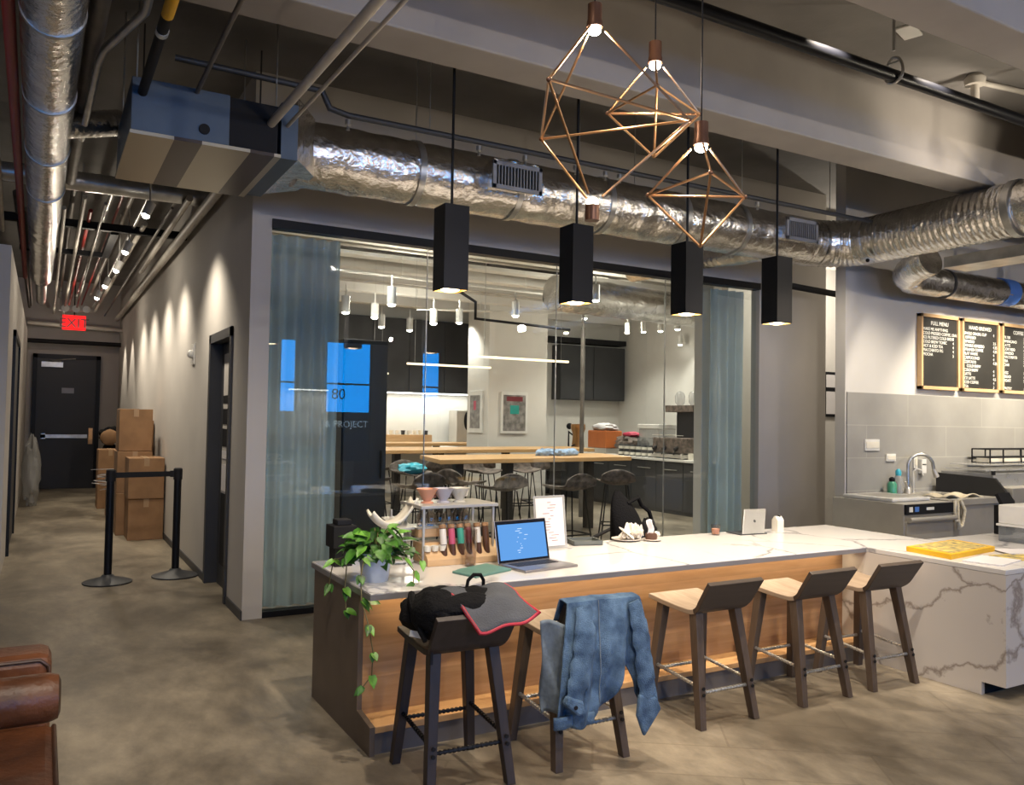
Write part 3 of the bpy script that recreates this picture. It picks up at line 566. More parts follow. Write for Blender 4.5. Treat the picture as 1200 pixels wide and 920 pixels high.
# black box, folded card, menu stand, tray, napkins ...
bx = thing('black_speaker', 'black box on a stem at the left end of the bar behind the plant', 'box', (1.42, 4.38, ZT))
link('stem', B(1.385, 1.485, 4.33, 4.43, ZT, ZT + .1), 'matte_black', bx, bevel=.003); link('case', B(1.37, 1.5, 4.31, 4.45, ZT + .1, ZT + .22), 'matte_black', bx, bevel=.004); link('cap', B(1.40, 1.48, 4.34, 4.43, ZT + .22, ZT + .25), 'matte_black', bx, bevel=.004)
wv = thing('curved_paper_holder', 'white curved cradle shaped holder between the plant and the rack', 'holder', (1.72, 4.3, ZT))
cr = MB().grid(lambda u, v: Vector((1.58 + .26 * u, 4.28 + .1 * v, .965 + .10 * (2 * abs(u - .42)) ** 2.0 - .03 * math.sin(v * 3.14))), 20, 5)
link('cradle', cr, 'cream', wv, smooth=True, solid=.014); link('foot', MB().tube([(1.69, 4.33, .965), (1.70, 4.33, .85), (1.73, 4.33, ZT + .008)], [.02, .012, .03], 12), 'cream', wv, smooth=True)
ps = thing('filter_paper_stack', 'stacked pale slanted trays beside the tasting rack', 'trays', (1.77, 4.4, ZT))
for i in range(4): link('tray', MB().prism([(4.25 + .0 * i, ZT + .01 + .06 * i), (4.25, ZT + .022 + .06 * i), (4.48, ZT + .06 + .06 * i), (4.48, ZT + .048 + .06 * i)], 1.70, 1.81, 'x'), 'steel', ps, bevel=.002)
link('post', MB().box(1.755, 1.765, 4.47, 4.49, ZT, ZT + .28), 'steel', ps)
ms = thing('menu_stand', 'upright clear stand holding a printed white menu sheet', 'menu stand', (2.80, 4.38, ZT), math.radians(6)); T = XF[ms.name] @ Matrix.Rotation(math.radians(-7), 4, 'X')
link('foot', B(-.12, .12, -.05, .05, 0, .004, XF[ms.name]), 'clear_plastic', ms); link('panel', B(-.125, .125, .003, .006, 0, .335, T), 'clear_plastic', ms)
link('paper_sheet', B(-.112, .105, .0, .002, .02, .32, T), 'paper', ms)
tl = MB()
for i in range(15):
    w = random.uniform(.02, .07); x = random.choice((-.02, -.06, 0)); z = .29 - i * .017; tl.box(x, x + w, -.0008, 0, z, z + .003, T)
link('print', tl, 'vial_red', ms)
tr = thing('folded_leather_tray', 'low dark grey tray lying right of the menu stand', 'tray', (3.12, 4.5, ZT)); T = Matrix.Translation((3.12, 4.50, ZT)) @ Rz(-.25)
link('base', B(-.1, .1, -.09, .09, 0, .008, T), 'tray_grey', tr); link('rim', MB().box(-.1, .1, -.09, -.082, 0, .03, T).box(-.1, .1, .082, .09, 0, .03, T).box(-.1, -.092, -.09, .09, 0, .03, T).box(.092, .1, -.09, .09, 0, .03, T), 'tray_grey', tr)
np_ = thing('napkin_plate', 'heap of crumpled cream napkins on a small plate', 'napkins', (3.47, 4.50, ZT))
link('plate', MB().lathe([(0, 0), (.055, 0), (.10, .012), (.10, .016), (.05, .005), (0, .005)], (3.47, 4.5, ZT), 28), 'plate', np_, smooth=True)
mb = MB(); rnd = random.Random(5)
for k in range(9):
    c = Vector((3.47 + rnd.uniform(-.07, .07), 4.5 + rnd.uniform(-.04, .04), ZT + .015)); a0 = rnd.uniform(0, 6); tl_ = rnd.uniform(.4, 1.4); L_ = rnd.uniform(.07, .12)
    ex = Vector((math.cos(a0), math.sin(a0), 0)); ey = Vector((-math.sin(a0) * math.cos(tl_), math.cos(a0) * math.cos(tl_), math.sin(tl_)))
    mb.grid(lambda u, v: c + ex * (u - .5) * L_ * (1 - .4 * v) + ey * v * L_ * .8 + Vector((0, 0, .02 * abs(math.sin(u * 8 + k)))), 8, 6)
link('napkins', mb, 'napkin', np_, smooth=False, solid=.002)
ck = thing('cake_plate', 'chocolate pastry on a small plate with a white napkin standing up', 'pastry', (3.63, 4.42, ZT))
link('plate', MB().lathe([(0, 0), (.04, 0), (.065, .01), (.065, .014), (0, .006)], (3.63, 4.42, ZT), 24), 'plate', ck, smooth=True); link('pastry', MB().lathe([(.0, 0), (.038, 0), (.042, .02), (.038, .045), (0, .05)], (3.62, 4.42, ZT + .008), 16), 'chocolate', ck, smooth=True)
link('napkin', MB().grid(lambda u, v: Vector((3.58 + .05 * u + .01 * math.sin(v * 5), 4.41 + .012 * math.sin(u * 7), ZT + .05 + .10 * v * (1 - .3 * abs(u - .5)))), 8, 8), 'paper', ck, smooth=True, solid=.003); link('napkin_base', MB().ball((3.66, 4.41, ZT + .045), .025, 10, 7, (1, 1, .8), .3, 4), 'napkin', ck, smooth=True)
hb = thing('shoulder_bag', 'black soft bag slumped on a seat just behind the bar', 'bag', (3.75, 4.85, 0))
def bagp(u, v):
    a = u * 2 * math.pi; z = .42 + .62 * v; w = (.175 - .05 * v) * (1 - v ** 5 * .85); lean = -.13 * v ** 2
    return Vector((3.80 + lean + math.cos(a) * w * (1 + .08 * math.sin(3 * a + v * 4)), 4.88 + math.sin(a) * .085 * (1 - v ** 4 * .8), z))
link('bag_body', MB().grid(bagp, 32, 24), 'bag_black', hb, smooth=True); link('handle', MB().tube([(3.74, 4.84, .95), (3.83, 4.83, .99), (3.87, 4.84, .93), (3.95, 4.85, .88), (4.0, 4.86, .77)], .015, 8), 'bag_black', hb, smooth=True)
link('side_pouch', MB().ball((3.95, 4.86, .72), .1, 16, 12, (.7, .6, 1.1), .2, 3), 'matte_black', hb, smooth=True)
ch = thing('low_chair', 'dark low chair hidden behind the bar carrying the black bag', 'chair', (3.95, 4.95, 0))
link('seat', B(3.6, 4.3, 4.72, 5.15, .38, .42), 'seat_shell', ch, bevel=.01); link('backrest', MB().tube([(3.65, 5.13, .42), (3.66, 5.16, .66), (3.9, 5.18, .735), (4.15, 5.16, .72), (4.25, 5.13, .6), (4.25, 5.12, .42)], .014, 8), 'matte_black', ch, smooth=True)
for x in (3.63, 4.27):
    for y in (4.75, 5.12): link('leg', MB().tube([(x, y, .38), (x, y, 0)], .014, 8), 'matte_black', ch)
cg = thing('glass_candle', 'small glass candle holder standing alone on the worktop', 'candle', (4.245, 4.46, ZT))
link('glass_cup', MB().lathe([(0, 0), (.03, 0), (.036, .075), (.033, .075), (.027, .008), (0, .008)], (4.245, 4.46, ZT), 20), 'cup_glass', cg, smooth=True); link('wax', MB().lathe([(0, .009), (.026, .009), (.029, .045), (0, .045)], (4.245, 4.46, ZT), 20), 'peach', cg, smooth=True)
tb = thing('tablet', 'silver tablet computer propped upright showing its back', 'tablet', (4.53, 4.36, ZT), math.radians(-4)); T = XF[tb.name] @ Matrix.Rotation(math.radians(22), 4, 'X')
link('back_shell', B(-.105, .105, 0, .008, 0, .19, XF[tb.name] @ Matrix.Translation((-.01, 0, .004)) @ Matrix.Rotation(math.radians(-24), 4, 'X') @ Matrix(((1, 0, .45, 0), (0, 1, 0, 0), (0, 0, 1, 0), (0, 0, 0, 1)))), 'tablet_body', tb, bevel=.004); link('keyboard_base', B(-.13, .12, .0, .16, 0, .008, XF[tb.name]), 'dark_grey', tb, bevel=.002)
link('rear_emblem', MB().lathe([(0, 0), (.011, 0), (.011, .001), (0, .001)], XF[tb.name] @ Matrix.Rotation(math.radians(-24), 4, 'X') @ Vector((.035, -.0015, .10)), 14, Matrix.Rotation(math.radians(70), 4, 'X')), 'dark_grey', tb)
ct = thing('milk_carton', 'small white carton with a folded top beside the tablet', 'carton', (4.83, 4.42, ZT))
link('body', B(4.80, 4.865, 4.39, 4.45, ZT, ZT + .085), 'cream', ct, bevel=.002); link('gable_top', MB().prism([(4.39, ZT + .085), (4.45, ZT + .085), (4.425, ZT + .115), (4.415, ZT + .115)], 4.80, 4.865, 'x'), 'cream', ct); link('spout', MB().lathe([(0, 0), (.011, 0), (.011, .018), (0, .018)], (4.845, 4.42, ZT + .105), 12), 'dark_grey', ct)
# yellow book, magazines, papers on return
def slabobj(name, pts, z0, z1, m, label, cat, bevel=.002, group=None):
    o = link(name, MB().prism(pts, z0, z1, 'z'), m, bevel=bevel); return tag(o, label, cat, group)
yb = thing('yellow_folder', 'thick yellow covered book box lying on the bar corner', 'book', (5.15, 3.25, ZT))
q = [at(1062, 646, z=ZT).xy, at(1115, 656, z=ZT).xy, at(1166, 646, z=ZT).xy, at(1117, 637.5, z=ZT).xy]
link('cover', MB().prism([tuple(v) for v in q], ZT, ZT + .032, 'z'), 'yellow', yb, bevel=.002)
cc = (q[0] + q[1] + q[2] + q[3]) / 4; link('cover_picture', MB().prism([tuple(cc + (v - cc) * .86) for v in q], ZT + .032, ZT + .0335, 'z'), 'magazine', yb)
def qd(c, w, h, a): c = Vector(c); return [tuple(c + Matrix.Rotation(a, 2) @ Vector(p)) for p in ((-w / 2, -h / 2), (w / 2, -h / 2), (w / 2, h / 2), (-w / 2, h / 2))]
slabobj('magazine', qd((5.02, 2.92), .32, .22, .2), ZT, ZT + .008, 'paper', 'pale open magazine lying at the very corner of the marble return', 'magazine')
slabobj('magazine', qd((5.32, 2.93), .26, .2, -.15), ZT, ZT + .006, 'magazine', 'colourful magazine lying half under the white sheet', 'magazine')
slabobj('paper_sheet', qd((5.55, 3.03), .3, .21, -.5), ZT + .0065, ZT + .010, 'paper', 'loose white sheet of paper lying on top of the colourful magazine', 'paper', 0)
pos = thing('payment_stand', 'narrow black payment stand beside the white container', 'stand', (6.35, 3.62, ZT)); link('column', B(6.32, 6.42, 3.57, 3.66, ZT, ZT + .22), 'matte_black', pos, bevel=.004); link('head', MB().cbox((6.37, 3.6, ZT + .26), (.16, .03, .11), 0, -.5), 'matte_black', pos, bevel=.004)
wc = thing('white_container', 'white plastic tub with a grey lower half at the right end of the bar', 'container', (6.1, 3.2, ZT)); 
link('tub', B(5.96, 6.3, 3.13, 3.42, ZT, ZT + .11), 'acrylic_grey', wc, bevel=.006); link('lid', B(5.95, 6.31, 3.12, 3.43, ZT + .11, ZT + .125), 'white_plastic', wc, bevel=.003); link('upper_tub', B(5.96, 6.3, 3.13, 3.42, ZT + .125, ZT + .26), 'white_plastic', wc, bevel=.008)
# ================================================================== KITCHEN ALONG THE TILED WALL
dw = thing('dishwasher', 'stainless undercounter dishwasher with a black control strip', 'dishwasher', (7.05, 5.05, 0))
link('cabinet', B(6.70, 7.40, 4.68, 5.44, .04, .85), 'steel', dw, bevel=.004); link('door', B(6.715, 7.385, 4.655, 4.68, .06, .69), 'steel', dw, bevel=.003)
cp = link('control_panel', B(6.705, 7.395, 4.655, 4.68, .755, .845), 'matte_black', dw); link('display', MB().box(6.74, 6.79, 4.652, 4.655, .78, .825).box(6.99, 7.1, 4.652, 4.655, .79, .815), 'white_plastic', cp); link('indicator', MB().box(6.82, 6.88, 4.652, 4.655, .78, .825), 'tape_blue', cp)
link('handle', MB().tube([(6.71, 4.63, .71), (7.39, 4.63, .71)], .024, 12), 'steel', dw, smooth=True); link('plinth', B(6.72, 7.38, 4.72, 5.44, 0, .04), 'matte_black', dw)
cb = thing('glass_rack', 'flat white cutting board tray lying on top of the dishwasher', 'tray', (7.0, 5.05, .85)); link('board', B(6.74, 7.30, 4.82, 5.36, .851, .885), 'white_plastic', cb, bevel=.01); link('inlay', B(6.85, 7.22, 4.9, 5.28, .885, .888), 'steel', cb)
sk = thing('sink_unit', 'stainless steel sink cabinet beside the dishwasher', 'sink', (7.9, 5.1, 0))
link('cabinet', B(7.42, 8.28, 4.74, 5.44, 0, .80), 'steel', sk, bevel=.004); link('basin_rim', MB().box(7.42, 8.28, 4.72, 4.80, .80, .86).box(7.42, 8.28, 5.3, 5.44, .80, .86).box(7.42, 7.5, 4.8, 5.3, .8, .86).box(8.2, 8.28, 4.8, 5.3, .8, .86), 'steel', sk, bevel=.004)
fc = thing('kitchen_faucet', 'curved dark chrome gooseneck faucet on the sink', 'faucet', (7.74, 5.36, .86))
pts = [(7.74, 5.36, .86), (7.74, 5.36, 1.14)] + [(7.74 + .12 * (1 - math.cos(a)), 5.36 - .06 * (1 - math.cos(a)), 1.14 + .12 * math.sin(a)) for a in [i * math.pi / 8 for i in range(1, 8)]] + [(7.99, 5.24, 1.10), (8.01, 5.23, 1.05)]
link('spout', MB().tube(pts, .017, 12), 'galv', fc, smooth=True); link('spray_head', MB().tube([(7.985, 5.243, 1.11), (8.02, 5.228, 1.03)], [.02, .028], 12), 'steel', fc, smooth=True); link('base', MB().lathe([(.04, 0), (.035, .04), (.022, .06)], (7.74, 5.36, .86), 16), 'steel', fc, smooth=True); link('lever', MB().tube([(7.70, 5.34, .92), (7.66, 5.33, .98)], .01, 8), 'steel', fc, smooth=True)
f2 = link('water_tap', MB().tube([(7.86, 5.38, .86), (7.86, 5.38, 1.08), (7.88, 5.36, 1.11), (7.92, 5.33, 1.09), (7.93, 5.32, 1.04)], .009, 10), 'white_plastic', smooth=True); tag(f2, 'thin white swan neck water tap behind the big faucet', 'tap')
for (x, h, m1, m2, lb) in ((7.50, .17, 'soap_green', 'clear_plastic', 'green soap bottle with a dark cap beside the faucet'), (7.60, .25, 'clear_plastic', 'soap_blue', 'taller soap bottle with a blue cap beside the faucet')):
    t = thing('soap_bottle', lb, 'bottle', (x, 5.3, .86), 0, 'soap bottles'); link('body', MB().lathe([(0, 0), (.045, 0), (.045, h * .6), (.025, h * .75)], (x, 5.37, .86), 16), m1, t, smooth=True); link('cap', MB().lathe([(.027, h * .72), (.03, h * .9), (.012, h), (0, h)], (x, 5.37, .86), 16), 'soap_blue' if m2 == 'soap_blue' else 'matte_black', t, smooth=True)
tw = thing('hanging_towel', 'cream towel draped over the front of the sink', 'towel', (7.7, 4.75, .62)); link('fold', MB().grid(lambda u, v: Vector((7.5 + .62 * u, 4.80 + .25 * v, .868 + .018 * math.sin(u * 11) + .01 * math.cos(v * 9))), 24, 8), 'towel', tw, smooth=True, solid=.01); link('loop', MB().tube([(7.50, 4.71, .85), (7.47, 4.70, .76), (7.50, 4.70, .66)], .02, 10).tube([(7.58, 4.71, .86), (7.64, 4.70, .76), (7.60, 4.70, .62), (7.55, 4.7, .60), (7.53, 4.70, .7), (7.54, 4.71, .85)], .018, 10), 'towel', tw, smooth=True)
cs = thing('display_case', 'black sided display case with clear plastic covers by the tiled wall', 'display case', (8.9, 5.1, 0))
link('side_panel', MB().prism([(4.62, .0), (4.62, .83), (4.80, 1.04), (5.42, 1.06), (5.42, 0)], 8.30, 8.34, 'x'), 'door_black', cs); link('body', B(8.34, 10.2, 4.64, 5.42, 0, .95), 'steel', cs, bevel=.004)
link('clear_cover', MB().box(8.36, 10.2, 4.85, 5.40, 1.06, 1.075).box(8.40, 10.1, 4.95, 5.38, 1.10, 1.115).box(8.45, 10.1, 5.0, 5.36, 1.15, 1.16).box(8.36, 8.37, 4.85, 5.4, .95, 1.08).box(8.36, 10.2, 4.85, 4.86, .95, 1.08), 'clear_plastic', cs); link('hinge', MB().tube([(8.32, 4.82, 1.07), (8.32, 4.82, 1.11)], .02, 10), 'matte_black', cs)
wr = thing('wire_rack', 'black wire rack standing on the display case', 'rack', (9.5, 5.35, 1.16)); mb = MB()
for z in (1.16, 1.22, 1.31): mb.tube([(8.95, 5.22, z), (10.4, 5.22, z)], .008, 6).tube([(8.95, 5.42, z), (10.4, 5.42, z)], .008, 6).tube([(8.95, 5.22, z), (8.95, 5.42, z)], .008, 6)
for x in (8.95, 9.2, 9.55, 9.9, 10.3): mb.tube([(x, 5.22, 1.16), (x, 5.22, 1.31)], .008, 6).tube([(x, 5.42, 1.16), (x, 5.42, 1.31)], .008, 6)
link('wires', mb, 'matte_black', wr); link('paper_roll', B(9.0, 10.3, 5.25, 5.4, 1.165, 1.21), 'cream', wr)
for x0, x1, z, lb in ((7.22, 7.44, 1.35, 'wide white four gang switch plate on the grey tile'), (7.55, 7.70, 1.22, 'white double outlet plate on the tile left of the faucet'), (8.0, 8.06, 1.17, 'white single outlet plate on the tile behind the faucet hook')):
    t = thing('switch_plate', lb, 'switch plate', ((x0 + x1) / 2, 5.47, z), 0, 'plates on the tiled wall'); h = .115 if x1 - x0 > .155 else (.075 if x1 - x0 > .1 else .13)
    link('plate', B(x0, x1, 5.468, 5.4845, z - h / 2, z + h / 2), 'white_plastic', t, bevel=.002); nsw = max(1, int((x1 - x0) / .04)); link('switch', MB().box(*(x0 + .012, x1 - .012), 5.462, 5.468, z - h * .28, z + h * .28), 'cream', t)
pt = thing('payment_box', 'small white wall box between the faucet and the tile joint', 'box', (8.12, 5.46, 1.12)); link('case', B(8.09, 8.17, 5.44, 5.484, 1.05, 1.20), 'white_plastic', pt, bevel=.004); link('slot', B(8.10, 8.16, 5.437, 5.44, 1.14, 1.15), 'dark_grey', pt)
# menu boards
BL = [('FULL MENU', [('MAKE ME ANYTHING', ''), ('COLD PRESSED COFFEE, LARGE', '5'), ('ICE FILTERED COLD BREW', '5'), ('COLD BREW TONIC', '4'), ('HOT & ICED TEA', '4'), ('MACCHIATO FIG', '4'), ('MOCHA', '5')], 8.085, 8.765),
      ('HAND BREWED', [('SINGLE ORIGIN, CUP', '4'), ('  ESPRESSO', ''), ('ESPRESSO', '3.5'), ('DOUBLE ESPRESSO', '4.25'), ('STEAMED COFFEE', '4.25'), ('FLAT WHITE', '4'), ('CAPPUCCINO', '4'), ('CORTADO', '4.25'), ('    COLD BREW', ''), ('COLD BREW', '4'), ('LATTE', '4'), ('ICE LATTE', '4.5'), ('ICED COFFEE', '4'), ('TEA', '3')], 8.815, 9.53),
      ('COFFEE', [('FILTER', '3'), ('AMERICANO', '3'), ('LATTE', '4'), ('CORTADO', '4'), ('ESPRESSO', '3'), ('MACCHIATO', '3'), ('TEA', '2'), ('CHAI', '4'), ('', ''), ('EGG', 'MILK'), ('BREAD', 'OAT'), ('TOAST', 'SOY'), ('', ''), ('PASTRY', 'ALMOND')], 9.585, 10.28)]
names = ('leftmost wood framed black menu board with short lines above an empty lower half', 'middle wood framed black menu board filled with two lists', 'rightmost wood framed black menu board cut by the picture edge')
for k, (ti, ls, x0, x1) in enumerate(BL):
    z0, z1 = 1.945, 2.755; y = 5.44
    t = thing('menu_board', names[k], 'menu board', ((x0 + x1) / 2, y, z0), 0, 'menu boards on the kitchen wall')
    link('frame', MB().box(x0, x1, y, 5.497, z0, z0 + .035).box(x0, x1, y, 5.497, z1 - .035, z1).box(x0, x0 + .03, y, 5.497, z0, z1).box(x1 - .03, x1, y, 5.497, z0, z1), 'oak_frame', t, bevel=.002)
    link('felt', B(x0 + .03, x1 - .03, y + .02, 5.49, z0 + .035, z1 - .035), 'chalkboard', t)
    text('lettering', ti, ((x0 + x1) / 2, y + .018, z1 - .115), .06, 'letter_white', t, align='CENTER')
    col1 = '\n'.join(a for a, b in ls); 
    o = text('lettering', col1, (x0 + .05, y + .018, z1 - .175), .0455, 'letter_white', t)
    o = text('lettering', '\n'.join(b for a, b in ls), (x1 - .11 if k < 2 else x1 - .24, y + .018, z1 - .175), .0455, 'letter_white', t)
# apron and frames in the passage gap
ap = thing('hanging_apron', 'black apron hanging in the narrow gap beside the kitchen wall', 'apron', (9.3, 7.9, .4)); link('cloth', MB().grid(lambda u, v: Vector((9.04 + .3 * u, 7.84 + .02 * math.sin(u * 14), .36 + 1.28 * v - .05 * math.sin(u * 3))), 14, 10), 'matte_black', ap, smooth=True, solid=.02); link('hook', MB().tube([(9.2, 7.99, 1.7), (9.2, 7.86, 1.62)], .012, 8), 'galv', ap)
nb_ = thing('notice_frame', 'black framed white notice seen in the narrow gap above the apron', 'frame', (9.85, 7.97, 1.7)); link('frame', B(9.62, 10.1, 7.965, 7.995, 1.66, 2.3), 'matte_black', nb_); link('sheet', MB().box(9.66, 10.06, 7.96, 7.965, 2.08, 2.26).box(9.66, 10.06, 7.96, 7.965, 1.7, 2.02), 'paper', nb_)
# ================================================================== PENDANTS OVER THE BAR
pend_l = ['black square tube pendant hanging furthest left, nearest the glass wall curtain', 'black square tube pendant hanging behind the largest copper frame', 'black square tube pendant hanging under the smallest copper frame', 'black square tube pendant hanging alone at the right end of the row']
PY = 4.33; PX = [at(px, py, y=PY).x for px, py in ((527.5, 343), (674.5, 355), (804.5, 366), (910, 377))]
def make_pend():
    t = thing('pendant_lamp', pend_l[0], 'pendant lamp', (0, 0, 0), 0, 'black pendant lamps over the bar')
    s, z0, z1 = .077, 2.29, 2.775; w = .004
    link('shade', MB().box(-s, s, -s, -s + w, z0, z1).box(-s, s, s - w, s, z0, z1).box(-s, -s + w, -s, s, z0, z1).box(s - w, s, -s, s, z0, z1).box(-s, s, -s, s, z1 - .01, z1 + .004), 'black_metal', t)
    link('gold_lining', MB().box(-s + w, s - w, -s + w, -s + w + .002, z0, z0 + .12).box(-s + w, s - w, s - w - .002, s - w, z0, z0 + .12).box(-s + w, -s + w + .002, -s + w, s - w, z0, z0 + .12).box(s - w - .002, s - w, -s + w, s - w, z0, z0 + .12), 'gold_inside', t); link('gold_reflector', MB().lathe([(.070, .012), (.05, .06), (.03, .09)], (0, 0, z0 + .002), 20), 'gold_inside', t, smooth=True)
    link('bulb', MB().ball((0, 0, z0 + .008), .055, 18, 9, (1, 1, .3)), 'lamp_soft', t, smooth=True)
    link('rod', MB().tube([(0, 0, z1), (0, 0, ZC - .02)], .0085, 8), 'black_metal', t); link('ceiling_rose', MB().lathe([(0, ZC - .03), (.05, ZC - .03), (.05, ZC), (0, ZC)], (0, 0, 0), 20), 'black_metal', t)
    return t
p0 = make_pend(); p0.location = (PX[0], PY, 0)
for i in (1, 2, 3): dup(p0, (PX[i], PY, 0), 0, pend_l[i])
for x in PX: light('pendant_light', 'SPOT', (x, PY, 2.285), 60, (1, .78, .5), (x, PY, 0), .03, 95, .6)
# ================================================================== COPPER FRAME PENDANTS
def poly(label, tops, mids, bot, cap_r, bottom_socket):
    mids = [Vector(m) for m in mids]; c = sum(mids, Vector()) / 3; top = Vector((c.x, c.y, tops)); b = Vector((c.x, c.y, bot))
    t = thing('geometric_pendant', label, 'pendant lamp', (c.x, c.y, bot), 0, 'copper wire frame pendants')
    for m in mids:
        d = (m - top); st = top + d.normalized() * .055 + Vector((0, 0, 0)); link('rod', MB().tube([st, m], .0048, 8), 'copper', t, smooth=True)
        d = (m - b); st = b + d.normalized() * (.05 if bottom_socket else 0); link('rod', MB().tube([st, m], .0048, 8), 'copper', t, smooth=True)
    for i in range(3): link('rod', MB().tube([mids[i], mids[(i + 1) % 3]], .0048, 8), 'copper', t, smooth=True)
    [link('joint', MB().ball(m, .009, 8, 6), 'copper_dark', t, smooth=True) for m in mids]
    sk_ = link('socket', MB().lathe([(0, .055), (cap_r, .055), (cap_r, .0), (cap_r * 1.12, -.012), (cap_r * 1.12, -.03), (cap_r * .7, -.03), (cap_r * .7, 0)], top, 20), 'copper_dark', t, smooth=True)
    link('bulb', MB().ball(top + Vector((0, 0, -.04)), cap_r * .92, 14, 9, (1, 1, .7)), 'lamp_white', sk_, smooth=True)
    if bottom_socket:
        s2 = link('socket', MB().lathe([(0, -.055), (cap_r, -.055), (cap_r, .0), (cap_r * .7, .0)], b, 20), 'copper_dark', t, smooth=True); link('bulb', MB().ball(b + Vector((0, 0, .012)), cap_r * .85, 14, 9, (1, 1, .75)), 'lamp_white', s2, smooth=True)
    link('cord', MB().tube([top + Vector((0, 0, .055)), (c.x, c.y, ZC - .02)], .003, 6), 'matte_black', t); link('ceiling_rose', MB().lathe([(0, 0), (.05, 0), (.05, .03), (0, .03)], (c.x, c.y, ZC - .03), 20), 'copper_dark', t)
    light('bulb_light', 'POINT', tuple(top + Vector((0, 0, -.08))), 9, (1, .8, .58), None, .03)
    return c
zA, zB, zCc = 2.65, 2.83, 2.42
A = [at(643, 93, z=zA), at(634, 163, z=zA), at(808, 141, z=zA)]; cA = sum(A, Vector()) / 3
B_ = [at(712, 133, z=zB), at(820, 134, z=zB), at(770, 100, z=zB)]; cB = sum(B_, Vector()) / 3
C_ = [at(759, 229, z=zCc), at(873, 231, z=zCc), at(833, 202, z=zCc)]; cC = sum(C_, Vector()) / 3
poly('large copper wire frame pendant with sockets at top and bottom', at(700, 24, y=cA.y).z, A, at(690, 240, y=cA.y).z, .026, True)
poly('mid height copper wire frame pendant hanging between the other two', at(769, 66, y=cB.y).z, B_, at(765, 184, y=cB.y).z, .026, False)
poly('lowest copper wire frame pendant hanging on the right', at(822, 161, y=cC.y).z, C_, at(825, 290, y=cC.y).z, .026, False)
# ================================================================== DUCTS AND PIPES
def ribbed(pts, r, rib, amp, seg=28, step=.012, nz=0.):
    pts = [Vector(p) for p in pts]; P = []; R = []; d = 0
    for i in range(len(pts) - 1):
        L_ = (pts[i + 1] - pts[i]).length; n = max(1, int(L_ / step))
        for k in range(n + (i == len(pts) - 2)):
            P.append(pts[i].lerp(pts[i + 1], k / n)); R.append(r * (1 + amp * math.sin((d + L_ * k / n) / rib * 2 * math.pi)))
        d += L_
    mb = MB().tube(P, R, seg)
    if nz:
        for v in mb.v: v += Vector((1, 1, 1)) * nz * mnoise.noise(v * 9)
    return mb
def arc(c, r, a0, a1, z, n=8, dz=0): return [(c[0] + r * math.cos(a0 + (a1 - a0) * k / n), c[1] + r * math.sin(a0 + (a1 - a0) * k / n), z + dz * k / n) for k in range(n + 1)]
md = thing('air_duct', 'long foil wrapped round air duct running above the glass wall', 'air duct', (4.2, 5.5, 3.1))
link('duct_run', ribbed([(1.42, 5.52, 3.32), (6.45, 5.52, 3.32)], .225, .9, .006, 32, .05, .014), 'foil', md, smooth=True)
for x in (2.25, 3.05, 3.9, 4.7, 5.4): link('joint_band', MB().tube([(x, 5.52, 3.32), (x + .045, 5.52, 3.32)], .234, 32), 'galv', md, smooth=True)
for x in (2.3, 4.3): link('hanger_strap', MB().tube([(x, 5.52, 3.55), (x, 5.52, ZC)], .005, 6), 'galv', md)
ed = thing('flexible_duct', 'ribbed foil flexible duct turning from the long duct towards the camera side', 'air duct', (6.9, 4, 3.1))
link('elbow', ribbed([(6.35, 5.52, 3.32)] + arc((6.44, 5.12), .40, math.pi / 2, 0, 3.32) , .225, .055, .02, 28, .012), 'foil', ed, smooth=True)
link('ribbed_run', ribbed([(6.84, 5.14, 3.32), (6.84, 3.7, 3.33)], .222, .055, .022, 28, .012), 'foil', ed, smooth=True); link('smooth_run', ribbed([(6.84, 3.7, 3.33), (6.84, 1.2, 3.36)], .222, .5, .008, 28, .05, .012), 'foil', ed, smooth=True)
link('joint_band', MB().tube([(6.84, 3.78, 3.33), (6.84, 3.72, 3.33)], .236, 28), 'galv', ed, smooth=True); link('joint_band', MB().tube([(6.84, 2.9, 3.34), (6.84, 2.85, 3.34)], .234, 28), 'galv', ed, smooth=True)
rd = link('rectangular_duct', MB().box(7.08, 7.42, 1.2, 4.55, 2.99, 3.09), 'galv', bevel=.004); tag(rd, 'flat rectangular sheet metal duct running under the flexible duct', 'air duct')
sd = thing('wall_duct', 'foil wrapped duct running along the kitchen wall above the menu boards', 'air duct', (10, 5.2, 2.9))
link('elbow', ribbed([(7.15, 4.72, 3.10)] + [(7.17, 4.85, 3.07), (7.24, 4.98, 3.05), (7.36, 5.10, 3.03), (7.55, 5.17, 3.02)], .14, .05, .02, 24, .012), 'foil', sd, smooth=True); link('duct_run', ribbed([(7.5, 5.17, 3.02), (14.8, 5.17, 3.04)], .145, .9, .01, 24, .05, .01), 'foil', sd, smooth=True)
link('hanger_band', MB().tube([(8.02, 5.17, 3.02), (8.05, 5.17, 3.02)], .152, 24), 'dark_grey', sd, smooth=True); link('blue_tape', MB().tube([(9.0, 5.17, 3.03), (9.22, 5.17, 3.03)], .15, 24), 'tape_blue', sd, smooth=True)
st = link('stub_duct', ribbed([(5.86, 6.45, 3.24), (5.95, 5.95, 3.22), (6.1, 5.62, 3.25)], .105, .06, .012, 22, .012), 'foil', smooth=True); tag(st, 'short foil stub duct entering the wall above the glass', 'air duct')
